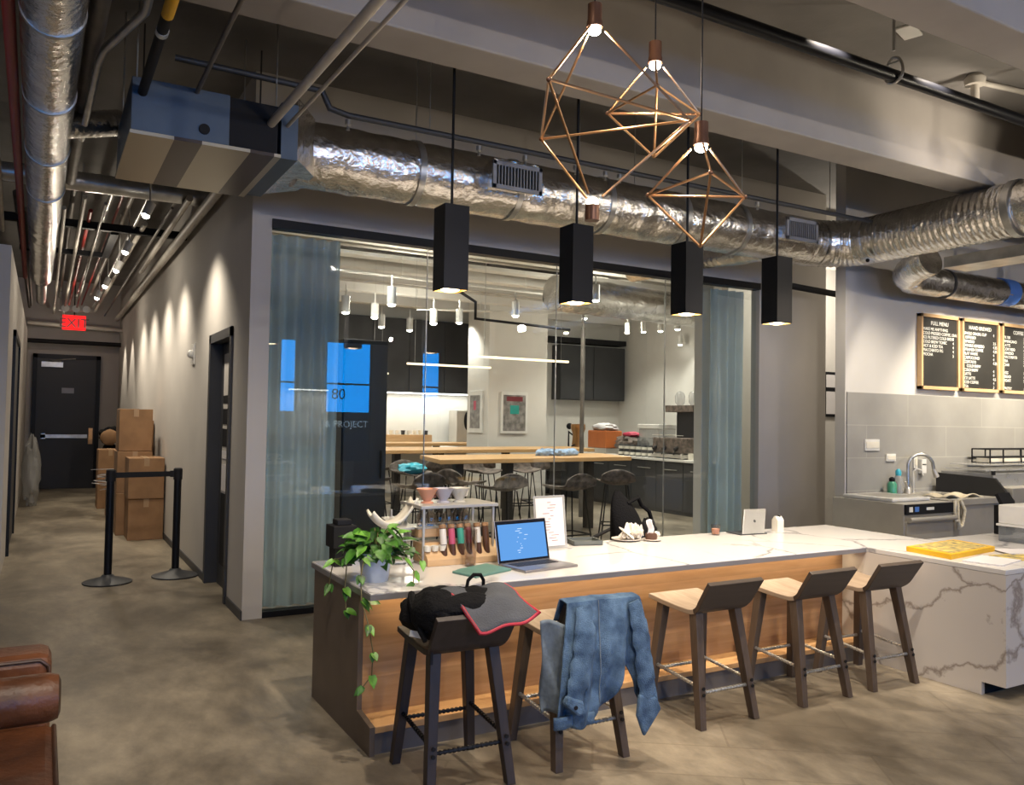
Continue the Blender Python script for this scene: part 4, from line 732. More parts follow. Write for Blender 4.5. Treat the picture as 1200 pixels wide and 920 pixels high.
def vent(x0, x1, label):
    t = thing('air_grille', label, 'air grille', ((x0 + x1) / 2, 5.2, 3.2), 0, 'grilles on the long duct'); z0, z1 = 3.215, 3.415
    link('box', B(x0 + .02, x1 - .02, 5.2, 5.5, z0 + .02, z1 + .02), 'foil', t); link('frame', MB().box(x0, x1, 5.18, 5.2, z0, z0 + .03).box(x0, x1, 5.18, 5.2, z1 - .03, z1).box(x0, x0 + .03, 5.18, 5.2, z0, z1).box(x1 - .03, x1, 5.18, 5.2, z0, z1), 'vent_face', t, bevel=.002)
    link('dark_back', B(x0 + .03, x1 - .03, 5.196, 5.199, z0 + .03, z1 - .03), 'matte_black', t)
    for k in range(13): xx = x0 + .05 + (x1 - x0 - .1) * k / 12; link('louvre', B(xx - .004, xx + .004, 5.183, 5.195, z0 + .03, z1 - .03), 'vent_face', t)
vent(2.76, 3.175, 'square grey air grille on the long duct left of the second black pendant'); vent(5.76, 6.17, 'square grey air grille on the long duct near the flexible elbow')
# AC unit
ac = thing('air_handler', 'boxy blue grey air handling unit with a striped metal underside', 'air handler', (.78, 5.45, 3.1))
link('casing', B(.375, .90, 4.98, 6.0, 3.12, 3.42), 'blue_panel', ac, bevel=.004); link('dark_panel', B(.90, 1.18, 4.985, 6.0, 3.12, 3.41), 'matte_black', ac); link('underside', B(.37, 1.2, 4.975, 6.02, 3.10, 3.12), 'ac_bottom', ac)
link('port', MB().lathe([(0, 0), (.03, 0), (.03, .02), (0, .02)], (.76, 4.985, 3.19), 16, Matrix.Rotation(math.pi / 2, 4, 'X')), 'matte_black', ac); link('end_panel', B(1.2, 1.30, 4.98, 5.95, 3.10, 3.44), 'blue_panel', ac); link('transition', MB().prism([(1.30, 5.0), (1.30, 5.95), (1.5, 5.72), (1.5, 5.32)], 3.12, 3.5, 'z'), 'foil', ac)
for x, y in ((.40, 5.0), (1.17, 5.0), (.4, 5.95), (1.17, 5.95)): link('hanger_rod', MB().tube([(x, y, 3.4), (x, y, ZC)], .005, 6), 'galv', ac)
ba = link('return_plenum', MB().box(.5, 1.34, 6.04, 6.4, 3.35, 3.7).box(.52, .53, 6.06, 6.07, 3.7, ZC).box(1.3, 1.31, 6.06, 6.07, 3.7, ZC), 'dark_grey'); tag(ba, 'dark sheet metal plenum behind the air handling unit', 'plenum')
ld = thing('hall_duct', 'large silver foil air duct running the length of the hallway', 'air duct', (0, 8, 3.3))
link('duct_run', ribbed([(-.0, 2.0, 3.38), (-.045, 8.8, 3.34)], .134, 1.2, .008, 26, .06, .004), 'foil', ld, smooth=True); link('rear_run', ribbed([(-.045, 8.8, 3.34), (-.07, 12.5, 3.32)], .125, 1., .01, 26, .06, .01), 'foil', ld, smooth=True); link('thin_end', ribbed([(-.07, 12.5, 3.32), (-.075, 15.1, 3.32)], .07, 1., .01, 20, .06, 0), 'galv', ld, smooth=True)
bd = MB()
for y in (3.1, 4.2, 5.3, 6.4, 7.5): link('joint_band', MB().tube([(-.006 * (y - 2), y, 3.38 - (y - 2) * .006), (-.006 * (y - 2), y + .03, 3.38 - (y - 2) * .006)], .138, 26), 'galv', ld, smooth=True)
link('side_branch', ribbed([(.05, 5.9, 3.36), (.26, 6.0, 3.44), (.38, 6.1, 3.5)], .085, .05, .02, 20, .012), 'foil', ld, smooth=True)
def pipe(name, pts, r, m, label, cat='pipe', group='ceiling pipes', seg=10):
    o = link(name, MB().tube(pts, r, seg), m, smooth=True); return tag(o, label, cat, group)
pipe('red_pipe', [(-.175, 2.4, 3.38), (-.26, 12.9, 3.36)], .028, 'red_pipe', 'red pipe running along the left side of the big hall duct')
pipe('white_conduit', [(-.235, 2.6, 3.42), (-.42, 10, 3.42)], .022, 'white_pipe', 'pale conduit furthest left beside the red pipe')
pipe('large_conduit', [(1.205, 1.5, 3.30), (1.14, 4.985, 3.30)], .025, 'white_pipe', 'thicker pale conduit crossing below the beam to the air handler')
pipe('slim_conduit', [(1.30, 1.5, 3.30), (1.235, 4.98, 3.30)], .011, 'white_pipe', 'slim pale conduit running parallel beside the thicker conduit')
pipe('slim_conduit', [(.69, 2.2, 3.35), (.70, 3.7, 3.36), (.715, 4.98, 3.40)], .013, 'dull_pipe', 'thin grey conduit ending on top of the air handler')
t = thing('insulated_pipe', 'thick black insulated pipe with an orange label above the air handler', 'pipe', (.43, 4.2, 3.3)); link('pipe', MB().tube([(.435, 1.8, 3.34), (.43, 4.98, 3.34)], .026, 14), 'matte_black', t, smooth=True); link('label_band', MB().tube([(.433, 3.72, 3.34), (.433, 3.95, 3.34)], .0275, 14), 'yellow', t, smooth=True)
link('clamp', MB().tube([(.433, 4.12, 3.34), (.433, 4.16, 3.34)], .03, 14), 'galv', t, smooth=True)
pipe('bent_pipe', [(.36, 2.0, 3.42), (.36, 4.15, 3.42), (.22, 4.7, 3.42), (.20, 4.85, 3.40), (.17, 6.2, 3.38)], .02, 'galv', 'grey pipe with two bends left of the black insulated pipe')
pipe('dark_pipe', [(.20, 2.2, 3.49), (.14, 7.8, 3.49)], .045, 'dull_pipe', 'thick dull brown pipe right of the big hall duct')
pipe('cross_pipe', [(-.9, 8.2, 3.58), (1.34, 8.2, 3.60)], .085, 'galv', 'large silver pipe crossing the hallway ceiling')
cp = thing('cable_tray', 'black square frame tray crossing the hallway ceiling', 'cable tray', (.7, 8.6, 3.2)); link('rail', B(.0, 1.35, 9.8, 9.88, 3.50, 3.58), 'matte_black', cp); link('cross_rail', B(-.3, .66, 11.4, 11.46, 3.48, 3.54), 'matte_black', cp); link('side_rail', B(.58, .66, 9.88, 11.4, 3.48, 3.56), 'matte_black', cp); link('rail_end', B(-.9, .0, 9.8, 9.88, 3.50, 3.58), 'matte_black', cp); link('hanger', MB().tube([(.3, 9.84, 3.58), (.3, 9.84, ZC)], .006, 6), 'galv', cp)
rnd = random.Random(11); k = 0
lbs = ['hallway ceiling']
for i, x in enumerate([-.28, -.2, .12, .2, .27, .36, .44, .52, .62, .71, .80, .88, 1.0]):
    z = rnd.uniform(3.45, 3.75); y0 = rnd.uniform(8.2, 9.5); y1 = rnd.uniform(16.5, 18.8); m = rnd.choice(['white_pipe', 'dull_pipe', 'galv', 'dull_pipe']) if i not in (5, 8) else 'red_pipe'
    pipe('hallway_pipe', [(x, y0, z), (x + rnd.uniform(-.05, .05), y1, z)], rnd.choice([.014, .02, .026]), m, 'one of the many thin pipes running lengthwise under the hallway ceiling', group='thin pipes under the hallway ceiling')
pipe('wall_pipe', [(1.24, 7.2, 3.45), (1.26, 18.6, 3.45)], .045, 'white_pipe', 'pale pipe following the top of the right hallway wall')
pipe('wall_pipe', [(1.10, 7.9, 3.5), (1.12, 12.4, 3.5)], .03, 'white_pipe', 'shorter pale pipe beside the pipe on the right hallway wall')
pipe('end_pipe', [(-.3, 18.3, 3.25), (1.35, 18.3, 3.2)], .04, 'white_pipe', 'pale pipe crossing above the exit sign'); pipe('end_bar', [(-.3, 18.6, 2.93), (1.35, 18.6, 2.93)], .045, 'matte_black', 'black bar crossing above the far hallway door')
# sprinkler line in front of the long duct
sl = thing('sprinkler_line', 'thin dark sprinkler pipe running along just above the long foil duct', 'sprinkler pipe', (4, 5.0, 3.4)); 
link('pipe', MB().tube([(.6, 5.05, 3.60), (1.45, 5.0, 3.57), (1.50, 5.0, 3.47), (1.62, 5.0, 3.45), (6.7, 5.0, 3.45)], .019, 10), 'dark_grey', sl, smooth=True)
for x in (1.62, 2.55, 2.92, 3.35, 3.62, 3.75, 5.2): link('sprinkler_head', MB().lathe([(.02, -.02), (.02, .01), (.006, .02), (.012, .045), (0, .045)], (x, 5.0, 3.43 - .03), 10, Matrix.Rotation(math.pi, 4, 'X')), 'galv', sl, smooth=True)
for x in (2.18, 3.38, 5.02, 6.1): link('hanger_wire', MB().tube([(x, 5.0, 3.45), (x, 5.0, ZC)], .004, 6), 'galv', sl)
fp = thing('fire_pipe', 'long black steel pipe hanging in front of the ceiling beam', 'pipe', (5, 3.04, 3.56)); link('pipe', MB().tube([(-5.8, 3.25, 3.73), (14.8, 3.25, 3.73)], .038, 14), 'black_metal', fp, smooth=True)
hx = 4.55; hg = link('pipe_hanger', MB().tube([(hx, 3.25, ZC), (hx, 3.25, 3.89)], .009, 8).tube([(hx, 3.25 + .062 * math.sin(a) , 3.745 + .075 * math.cos(a) * (1.35 if math.cos(a) > 0 else .8)) for a in [i * 2 * math.pi / 20 for i in range(21)]], .009, 8).tube([(hx, 3.21, 3.815), (hx, 3.3, 3.815)], .006, 8), 'galv', fp, smooth=True)
sp = thing('ceiling_sprinkler', 'white capped fitting with a pipe on the ceiling at the right edge', 'sprinkler', (6.0, 3.6, 4.1)); link('cap', MB().lathe([(0, 0), (.07, 0), (.075, .05), (.05, .08), (0, .08)], (6.02, 3.62, ZC - .08), 20), 'white_pipe', sp, smooth=True); link('drop', MB().tube([(6.02, 3.62, ZC - .07), (6.02, 3.62, 3.96)], .03, 12), 'white_pipe', sp, smooth=True); link('branch', MB().tube([(6.02, 3.62, ZC - .05), (7.8, 3.35, ZC - .05)], .02, 10), 'white_pipe', sp, smooth=True)
cd = link('ceiling_plate', MB().cbox((4.97, 3.44, ZC - .008), (.2, .12, .016), .3), 'white_plastic', bevel=.005); tag(cd, 'small flat white plate on the ceiling next to the pipe hanger', 'ceiling plate')
p = thing('fan_pipe', 'short black pipe below the stub duct on the right wall', 'pipe', (7.0, 6.3, 3.0)); link('pipe', MB().tube([(6.55, 6.1, 3.02), (7.72, 6.1, 2.98)], .035, 12), 'matte_black', p, smooth=True); link('end_cap', MB().tube([(7.72, 6.1, 2.98), (7.80, 6.1, 2.975)], .045, 12), 'galv', p, smooth=True)
cmr = thing('security_camera', 'small white dome camera under the flexible duct elbow', 'camera', (6.55, 5.2, 3.0)); link('dome', MB().ball((6.62, 5.0, 3.08), .05, 14, 9, (1.5, 1, .6)), 'white_plastic', cmr, smooth=True); link('lens', MB().ball((6.57, 4.96, 3.07), .018, 10, 7), 'matte_black', cmr, smooth=True)
# ================================================================== HALLWAY THINGS
def stanchion(x, y, label, belt_to=None):
    t = thing('queue_post', label, 'queue post', (x, y, 0), 0, 'black queue posts in the hallway'); c = (x, y, 0)
    link('base', MB().lathe([(0, 0), (.205, 0), (.21, .012), (.19, .02), (.06, .055), (.045, .075), (0, .075)], c, 36), 'dark_grey', t, smooth=True); link('post', MB().lathe([(.034, .07), (.034, .93)], c, 18), 'black_metal', t, smooth=True); link('head', MB().lathe([(.041, .92), (.041, 1.02), (.03, 1.03), (0, 1.03)], c, 18), 'matte_black', t, smooth=True)
    if belt_to: link('belt', MB().cbox(((x + belt_to[0]) / 2, (y + belt_to[1]) / 2, .975), (math.hypot(belt_to[0] - x, belt_to[1] - y) - .07, .005, .05), math.atan2(belt_to[1] - y, belt_to[0] - x)), 'matte_black', t); link('belt_end', MB().cbox((belt_to[0] - .05, belt_to[1], .975), (.04, .04, .06)), 'matte_black', t)
stanchion(.56, 8.38, 'black queue post on the left with the belt pulled from it', (1.145, 8.46)); stanchion(1.145, 8.46, 'black queue post standing close to the right hallway wall')
def carton(x0, x1, y0, y1, z0, z1, label):
    t = thing('cardboard_box', label, 'cardboard box', ((x0 + x1) / 2, (y0 + y1) / 2, z0), 0, 'cardboard boxes in the hallway')
    link('box_body', B(x0, x1, y0, y1, z0, z1 - .002), 'cardboard', t, bevel=.006); xm = (x0 + x1) / 2
    link('tape', MB().box(xm - .03, xm + .03, y0 - .002, y1, z1 - .001, z1 + .001).box(xm - .03, xm + .03, y0 - .003, y0 - .001, z1 - .1, z1), 'card_tape', t); link('flap_edge', MB().box(xm - .002, xm + .002, y0, y1, z1, z1 + .003), 'vine', t)
carton(.935, 1.335, 11.0, 11.5, 0, .50, 'bottom cardboard box of the stack nearest the queue posts'); carton(.925, 1.33, 10.98, 11.5, .503, 1.0, 'cardboard box resting on the bottom box behind the queue belt')
carton(.85, 1.24, 11.55, 12.05, 1.06, 1.60, 'topmost cardboard box of the tall stack'); carton(.84, 1.25, 11.55, 12.1, .53, 1.057, 'cardboard box under the topmost one, behind the front stack'); carton(.84, 1.27, 11.52, 12.1, 0, .527, 'floor level cardboard box behind the front stack')
carton(.86, 1.2, 13.4, 13.9, 0, .42, 'low cardboard box further back, left of the stacks'); carton(.80, 1.15, 14.8, 15.3, 0, .95, 'tall cardboard box near the far door with white papers in front'); carton(1.2, 1.335, 12.3, 13.2, 0, 1.45, 'narrow dark brown cardboard leaning at the wall behind the stacks')
pp = thing('paper_pile', 'loose pile of white papers lying on the far low box', 'papers', (.9, 13.6, .42)); mb = MB(); rnd = random.Random(9)
for k in range(9): mb.cbox((.95 + rnd.uniform(-.15, .12), 13.6 + rnd.uniform(-.1, .1), .43 + k * .035), (.26, .2, .005), rnd.uniform(-.8, .8), rnd.uniform(-.1, .1), rnd.uniform(-.12, .12))
link('sheets', mb, 'paper', pp)
bk = thing('plant_stand_bag', 'dark bag with a brown patch standing by the far door', 'bag', (1.1, 16.2, 0)); link('body', MB().ball((1.05, 16.2, .50), .5, 16, 12, (.42, .5, 1), .25, 3), 'bag_black', bk, smooth=True); link('brown_patch', MB().ball((1.02, 15.9, 1.12), .14, 12, 8, (1, .5, 1), .2, 3), 'cardboard', bk, smooth=True); link('top_bundle', MB().ball((1.05, 16.1, 1.15), .2, 14, 10, (.9, .8, .7), .5, 4), 'bag_black', bk, smooth=True)
pw = link('plastic_bag', MB().ball((-.13, 15.6, .55), .55, 22, 16, (.24, .4, 1.), .35, 4), 'plastic_wrap', smooth=True); tag(pw, 'clear plastic wrapped bundle leaning left of the far door', 'plastic bag')
ex = thing('exit_sign', 'glowing red EXIT sign hanging above the far hallway door', 'exit sign', (.45, 17, 3.05)); link('panel', B(.26, .64, 17, 17.03, 3.04, 3.31), 'exit_red', ex, bevel=.004)
text('lettering', 'EXIT', (.45, 16.995, 3.09), .235, 'vial_red', ex, align='CENTER'); link('hanger', MB().tube([(.45, 17.015, 3.31), (.45, 17.015, ZC)], .01, 8), 'matte_black', ex)
em = thing('emergency_light', 'row of three round white emergency lamp heads above the exit sign', 'emergency light', (.48, 16.9, 3.38)); link('bar', B(.2, .75, 16.95, 17.0, 3.38, 3.41), 'white_pipe', em); link('hanger', MB().tube([(.22, 16.97, 3.4), (.22, 16.97, ZC)], .01, 6), 'white_pipe', em)
for x in (.3, .47, .64): link('lamp_head', MB().lathe([(0, 0), (.065, 0), (.06, .05), (.03, .08), (0, .08)], (x, 16.9, 3.42), 18, Matrix.Rotation(-math.pi / 2, 4, 'X')), 'white_plastic', em, smooth=True)
ch_ = thing('wall_strobe', 'small white alarm strobe on the right hallway wall', 'alarm', (1.33, 9.1, 2.1)); link('plate', B(1.335, 1.35, 9.0, 9.16, 2.06, 2.28), 'white_plastic', ch_, bevel=.004); link('dome', MB().ball((1.325, 9.08, 2.17), .045, 12, 8), 'white_plastic', ch_, smooth=True)
# sofa bottom left
so = thing('leather_daybed', 'tan leather daybed with a bolster roll at the lower left corner', 'sofa', (-.6, 2.9, 0))
def cush(x0, x1, y0, y1, z0, z1): return B(x0, x1, y0, y1, z0, z1)
link('seat_cushion', B(-1.6, .075, 1.2, 3.36, .30, .455), 'leather', so, bevel=.035); link('seat_piping', MB().tube([(.068, 1.2, .445), (.068, 3.34, .445)], .008, 8), 'leather_dark', so, smooth=True); link('frame', B(-1.6, .06, 1.25, 3.9, .16, .30), 'leather_dark', so, bevel=.01)
link('bolster', MB().tube([(-1.6, 3.38, .535), (-1.0, 3.38, .535), (.05, 3.38, .535), (.08, 3.38, .535)], [.085, .085, .085, .075], 26), 'leather', so, smooth=True); link('bolster_cap', MB().tube([(.079, 3.38, .535), (.087, 3.38, .535)], [.076, .055], 26), 'leather_dark', so, smooth=True)
link('rear_cushion', B(-1.6, .06, 3.62, 3.84, .3, .625), 'leather', so, bevel=.04); link('rear_piping', MB().tube([(-1.6, 3.625, .605), (.02, 3.625, .605), (.05, 3.625, .58), (.055, 3.625, .4)], .007, 8), 'leather_dark', so, smooth=True)
for x in (-1.5, -.02):
    for y in (1.35, 3.75): link('leg', MB().tube([(x, y, .16), (x, y, 0)], [.025, .018], 10), 'black_metal', so)
# ================================================================== INTERIOR ROOM BEHIND THE GLASS
for i, y in enumerate((6.9, 7.6, 8.3, 9.05, 9.8, 10.6, 11.5, 12.5, 13.6, 14.95)):
    struct('ceiling_beam', B(1.52, 11.58, y, y + .22, 3.72, ZC), 'interior_white', bevel=.01)
tc = thing('tall_cabinet', 'tall black cabinet standing beside the gathered left curtain', 'cabinet', (2.4, 7.3, 0)); link('body', B(2.30, 2.72, 7.08, 7.5, 0, 2.24), 'black_metal', tc, bevel=.004); link('door', B(2.31, 2.71, 7.06, 7.08, .08, 2.2), 'door_black', tc, bevel=.003); link('handle', MB().tube([(2.66, 7.04, 1.0), (2.66, 7.04, 1.25)], .008, 8), 'matte_black', tc)
def table(q, label, legs, zt=1.05):
    t = thing('bar_table', label, 'table', (sum(p[0] for p in q) / 4, sum(p[1] for p in q) / 4, 0), 0, 'high wooden tables behind the glass')
    link('tabletop', MB().prism(q, zt - .055, zt, 'z'), 'butcher_wood', t, bevel=.006)
    for x, y in legs: link('leg', B(x - .055, x + .055, y - .055, y + .055, 0, zt - .055), 'table_leg', t)
table([(4.15, 9.0), (7.25, 9.3), (7.5, 10.4), (4.4, 10.2)], 'high wooden table nearest the glass with a blue cloth on its top', [(4.7, 9.65), (5.5, 9.75), (6.3, 9.8), (6.9, 9.85)])
table([(4.35, 11.7), (8.6, 12.1), (8.75, 13.2), (4.6, 12.9)], 'middle high wooden table behind the nearest one', [(4.9, 12.3), (5.7, 12.4), (7.0, 12.5), (8.1, 12.6)])
table([(5.2, 15.0), (8.5, 15.0), (8.6, 15.8), (5.3, 15.8)], 'furthest high wooden table in front of the white back counter', [(5.6, 15.4), (7.0, 15.4), (8.2, 15.4)])
def make_seat(label):
    t = thing('high_chair', label, 'stool', (0, 0, 0), 0, 'shell seated high chairs behind the glass')
    def sh(u, v):
        a = u * 2 - 1; k = v; x = .24 * a * (1 - .15 * k); back = max(0, k - .45) / .55
        y = -.2 + .4 * min(1, k / .6) + .04 * back; z = .75 + .20 * back ** 1.3 * (1 - .35 * a * a) + .05 * a * a * (1 - back) 
        return Vector((x, y, z))
    link('seat_shell', MB().grid(sh, 14, 14), 'seat_shell', t, smooth=True, solid=.018)
    for sx in (-1, 1):
        for sy in (-1, 1): link('leg', MB().tube([(sx * .13, sy * .12, .745), (sx * .21, sy * .2, 0)], .0095, 6), 'matte_black', t)
    fr = [(-.185, -.175, .25), (.185, -.175, .25), (.185, .175, .25), (-.185, .175, .25), (-.185, -.175, .25)]
    link('foot_ring', MB().tube(fr, .008, 6), 'matte_black', t); return t
hc = make_seat('high chair with brown shell seat in front of the near table, closest to the menu stand')
spots = [(4.52, 8.15, 3.14, 'brown shell high chair in front of the near table, straight behind the cream dripper'), (5.3, 7.95, 3.2, 'high chair with its back to the glass, behind the black tray'), (6.35, 8.45, 2.6, 'high chair nearest the right hand counter front'), (5.65, 10.8, .2, 'high chair on the far side of the nearest table, seen over its middle'), (6.4, 10.9, -.2, 'high chair on the far side of the nearest table towards its right end'), (4.5, 10.75, .1, 'high chair on the far side of the nearest table with a blue bundle on it'), (5.2, 11.4, 2.9, 'high chair with pinkish shell at the middle table, left of the seam'), (4.4, 8.95, 2.0, 'high chair with pinkish shell at the left end of the nearest table'), (4.45, 11.9, 1.6, 'high chair at the far left beside the tall black cabinet'), (6.9, 11.3, 3.0, 'high chair tucked at the middle table towards the column'), (3.6, 9.9, 1.5, 'high chair at the left end of the nearest table, just right of the tall cabinet'), (3.7, 8.6, 3.3, 'high chair standing left of the nearest table behind the plant'), (5.85, 11.35, 3.1, 'high chair tucked at the middle table left of its centre')]
for i, (x, y, a, lb) in enumerate(spots):
    if i == 0: hc.location = (x, y, 0); hc.rotation_euler = (0, 0, a); hc['label'] = lb
    else: dup(hc, (x, y, 0), a, lb)
bc2 = thing('blue_cloth', 'crumpled pale blue cloth lying on the nearest wooden table', 'cloth', (6.2, 9.75, 1.05)); mb = MB()
for k in range(5): mb.ball((6.05 + k * .13, 9.75 + .05 * math.sin(k * 2), 1.085), .1, 14, 9, (1.1, .8, .6), .55, 3.5)
link('folds', mb, 'blue_cloth', bc2, smooth=True)
b3 = link('blue_bundle', MB().ball((4.5, 10.7, .84), .16, 16, 10, (1.3, .9, .5), .35, 3), 'soap_blue', smooth=True); tag(b3, 'blue bundle lying on a high chair behind the nearest table', 'bundle')
# back counter, cabinets, cooler
bcn = thing('back_counter', 'white counter along the rear wall behind the tables', 'counter', (6, 16.1, 0)); link('top', B(2.0, 8.3, 15.85, 16.49, .90, .94), 'interior_white', bcn); link('body', B(2.0, 8.3, 15.9, 16.49, 0, .9), 'interior_white', bcn)
wd = thing('wooden_tray_rack', 'long low wooden tray with white cups and jars on the rear counter', 'tray', (6, 16.1, .94)); link('tray', B(3.6, 7.15, 15.95, 16.3, .94, 1.19), 'light_wood', wd, bevel=.005)
rnd = random.Random(4)
for k in range(16):
    x = 5.1 + k * .13; o = link('white_cup', MB().lathe([(0, 0), (.035, 0), (.045, .09), (.04, .09), (.03, .01), (0, .01)], (x, 16.05, 1.19), 12), rnd.choice(['cream', 'white_plastic', 'dark_grey']), smooth=True); tag(o, 'small cup standing in the row on the long wooden tray', 'cup', 'row of cups on the wooden tray')
wl = thing('upper_cabinets', 'dark grey wall cabinets with a bright light strip along their underside', 'cabinet', (6.4, 16.3, 2.05)); link('carcass', B(4.2, 8.3, 16.12, 16.495, 2.08, 3.62), 'dark_grey', wl)
for k in range(5): link('door', B(4.22 + k * .816, 4.22 + k * .816 + .80, 16.10, 16.12, 2.1, 3.6), 'dark_grey', wl, bevel=.003)
link('light_strip', B(4.2, 8.28, 16.2, 16.3, 2.055, 2.075), 'strip_white', wl)
wcl = thing('water_cooler', 'tall silver water dispenser with a black oval front by the column', 'water dispenser', (8.0, 16.1, .94)); link('body', B(7.72, 8.12, 15.95, 16.35, .94, 1.72), 'steel', wcl, bevel=.01); link('black_front', MB().lathe([(0, 0), (.11, 0), (.11, .02), (0, .02)], (8.0, 15.95, 1.5), 20, Matrix.Rotation(math.pi / 2, 4, 'X') @ Matrix.Diagonal((1, 2, 1, 1))), 'matte_black', wcl, smooth=True); link('blue_display', B(7.96, 8.04, 15.92, 15.93, 1.55, 1.62), 'screen_blue', wcl)
def poster(x0, x1, y, z0, z1, label, side=False):
    t = thing('framed_poster', label, 'poster', ((x0 + x1) / 2, y, z0), 0, 'framed posters on the column')
    if side: link('frame', B(y - .03, y, x0, x1, z0, z1), 'white_plastic', t, bevel=.004); a = link('print', B(y - .034, y - .03, x0 + .09, x1 - .09, z0 + .09, z1 - .09), 'poster', t); link('red_shape', B(y - .037, y - .034, x0 + .35, x1 - .35, z0 + .45, z1 - .2), 'red_plastic', a)
    else: link('frame', B(x0, x1, y - .03, y, z0, z1), 'white_plastic', t, bevel=.004); a = link('print', B(x0 + .05, x1 - .05, y - .034, y - .03, z0 + .05, z1 - .06), 'poster', t); link('teal_square', B(x0 + .2, x1 - .2, y - .037, y - .034, z0 + .38, z1 - .26), 'teal', a); link('dark_title', B(x0 + .12, x1 - .12, y - .037, y - .034, z1 - .18, z1 - .09), 'vial_red', a)
poster(7.70, 8.30, 13.99, 1.27, 2.08, 'white framed poster with a teal square on the front of the column'); poster(14.2, 14.8, 7.44, 1.27, 2.1, 'white framed poster with a red shape on the left side of the column', True)
# right kitchen inside
isl = thing('prep_counter', 'long dark fronted counter with a white top at the right behind the glass', 'counter', (9.6, 11.2, 0)); link('worktop', B(9.20, 9.95, 8.4, 14.65, .88, .92), 'interior_white', isl, bevel=.004); link('body', B(9.26, 9.95, 8.4, 14.65, .0, .88), 'dark_grey', isl)
for k in range(9): link('door', B(9.24, 9.26, 8.42 + k * .69, 8.42 + k * .69 + .675, .06, .86), 'dark_grey', isl, bevel=.003); link('handle', MB().tube([(9.225, 8.55 + k * .69, .74), (9.225, 8.9 + k * .69, .74)], .008, 6), 'galv', isl)
cc2 = thing('corner_counter', 'rear counter below the dark wall cabinets on the right', 'counter', (10.2, 15, 0)); link('worktop', B(8.9, 11.55, 14.7, 15.38, .9, .94), 'interior_white', cc2); link('body', B(8.95, 11.55, 14.75, 15.38, 0, .9), 'dark_grey', cc2)
uc = thing('wall_cabinets', 'pair of dark grey wall cabinets in the rear right corner', 'cabinet', (10.4, 15.2, 2)); link('carcass', B(9.75, 11.5, 15.05, 15.38, 2.0, 3.2), 'dark_grey', uc); link('door', B(9.76, 10.62, 15.03, 15.05, 2.02, 3.18), 'dark_grey', uc, bevel=.003); link('door', B(10.64, 11.49, 15.03, 15.05, 2.02, 3.18), 'dark_grey', uc, bevel=.003); link('rail', B(9.3, 11.5, 15.0, 15.38, 3.25, 3.36), 'matte_black', uc)
pole = link('support_pole', MB().tube([(7.56, 11.0, 0), (7.56, 11.0, 3.05)], .035, 12).tube([(7.56, 11.0, 3.05), (7.56, 11.0, ZC)], .02, 8), 'dull_pipe', smooth=True); tag(pole, 'slim brown pole rising behind the nearest wooden table', 'pole')
# espresso machine and things on the prep counter
es = thing('espresso_machine', 'brown grey espresso machine standing on the prep counter', 'coffee machine', (9.6, 9.9, .92)); link('body', B(9.30, 9.9, 9.55, 10.35, 1.02, 1.28), 'seat_shell', es, bevel=.02); link('drip_tray', B(9.26, 9.9, 9.55, 10.35, .94, 1.0), 'steel', es, bevel=.005)
for y in (9.7, 10.0, 10.25): link('group_head', MB().tube([(9.32, y, 1.12), (9.24, y, 1.08)], .03, 10).tube([(9.27, y, 1.08), (9.2, y - .02, 1.0)], .012, 8), 'matte_black', es)
link('feet', MB().box(9.3, 9.34, 9.58, 9.62, .92, 1.02).box(9.3, 9.34, 10.28, 10.32, .92, 1.02).box(9.84, 9.88, 9.58, 9.62, .92, 1.02).box(9.84, 9.88, 10.28, 10.32, .92, 1.02), 'steel', es); link('cup_rail', MB().tube([(9.3, 9.55, 1.32), (9.3, 10.35, 1.32), (9.9, 10.35, 1.32)], .006, 6), 'steel', es)
gr = thing('coffee_grinder', 'tall black twin grinder with two clear dome hoppers', 'grinder', (9.75, 10.15, 1.28)); link('body', B(9.60, 9.88, 9.72, 10.15, 1.281, 1.72), 'matte_black', gr, bevel=.01); link('head', B(9.55, 9.9, 9.68, 10.4, 1.72, 1.84), 'seat_shell', gr, bevel=.01)
for y in (9.85, 10.2): link('hopper', MB().lathe([(.05, 0), (.085, .05), (.09, .17), (.06, .23), (0, .25)], (9.72, y, 1.84), 18), 'clear_plastic', gr, smooth=True)
def simple(name, mb, m, label, cat, smooth=True, group=None, **k): o = link(name, mb, m, smooth=smooth, **k); return tag(o, label, cat, group)
simple('paper_cup', MB().lathe([(0, 0), (.05, 0), (.06, .11), (.05, .11), (.04, .01), (0, .01)], (9.35, 9.35, .92), 14), 'cream', 'white paper cup at the right end of the prep counter', 'cup')
simple('milk_jug', MB().lathe([(0, 0), (.06, 0), (.055, .08), (.045, .12), (.04, .12), (0, .01)], (9.35, 9.05, .92), 14), 'white_plastic', 'white jug standing right of the paper cup', 'jug')
rnd = random.Random(8)
for k in range(12):
    y = 10.75 + (k % 6) * .17; z = .92 + (k // 6) * .105; t = thing('spice_jar', 'small jar with a cream label stacked on the prep counter', 'jar', (9.34, y, z), 0, 'two rows of labelled jars'); link('jar', MB().lathe([(0, 0), (.05, 0), (.05, .085), (.04, .1), (0, .1)], (9.36, y, z), 14), 'dark_grey', t, smooth=True); link('paper_label', MB().lathe([(.0515, .02), (.0515, .07)], (9.36, y, z), 14), 'cream', t, smooth=True)
simple('blue_bowl', MB().lathe([(0, 0), (.05, 0), (.12, .06), (.115, .06), (.04, .01), (0, .01)], (9.42, 10.62, .92), 18), 'soap_blue', 'shallow pale blue bowl in front of the jars', 'bowl')
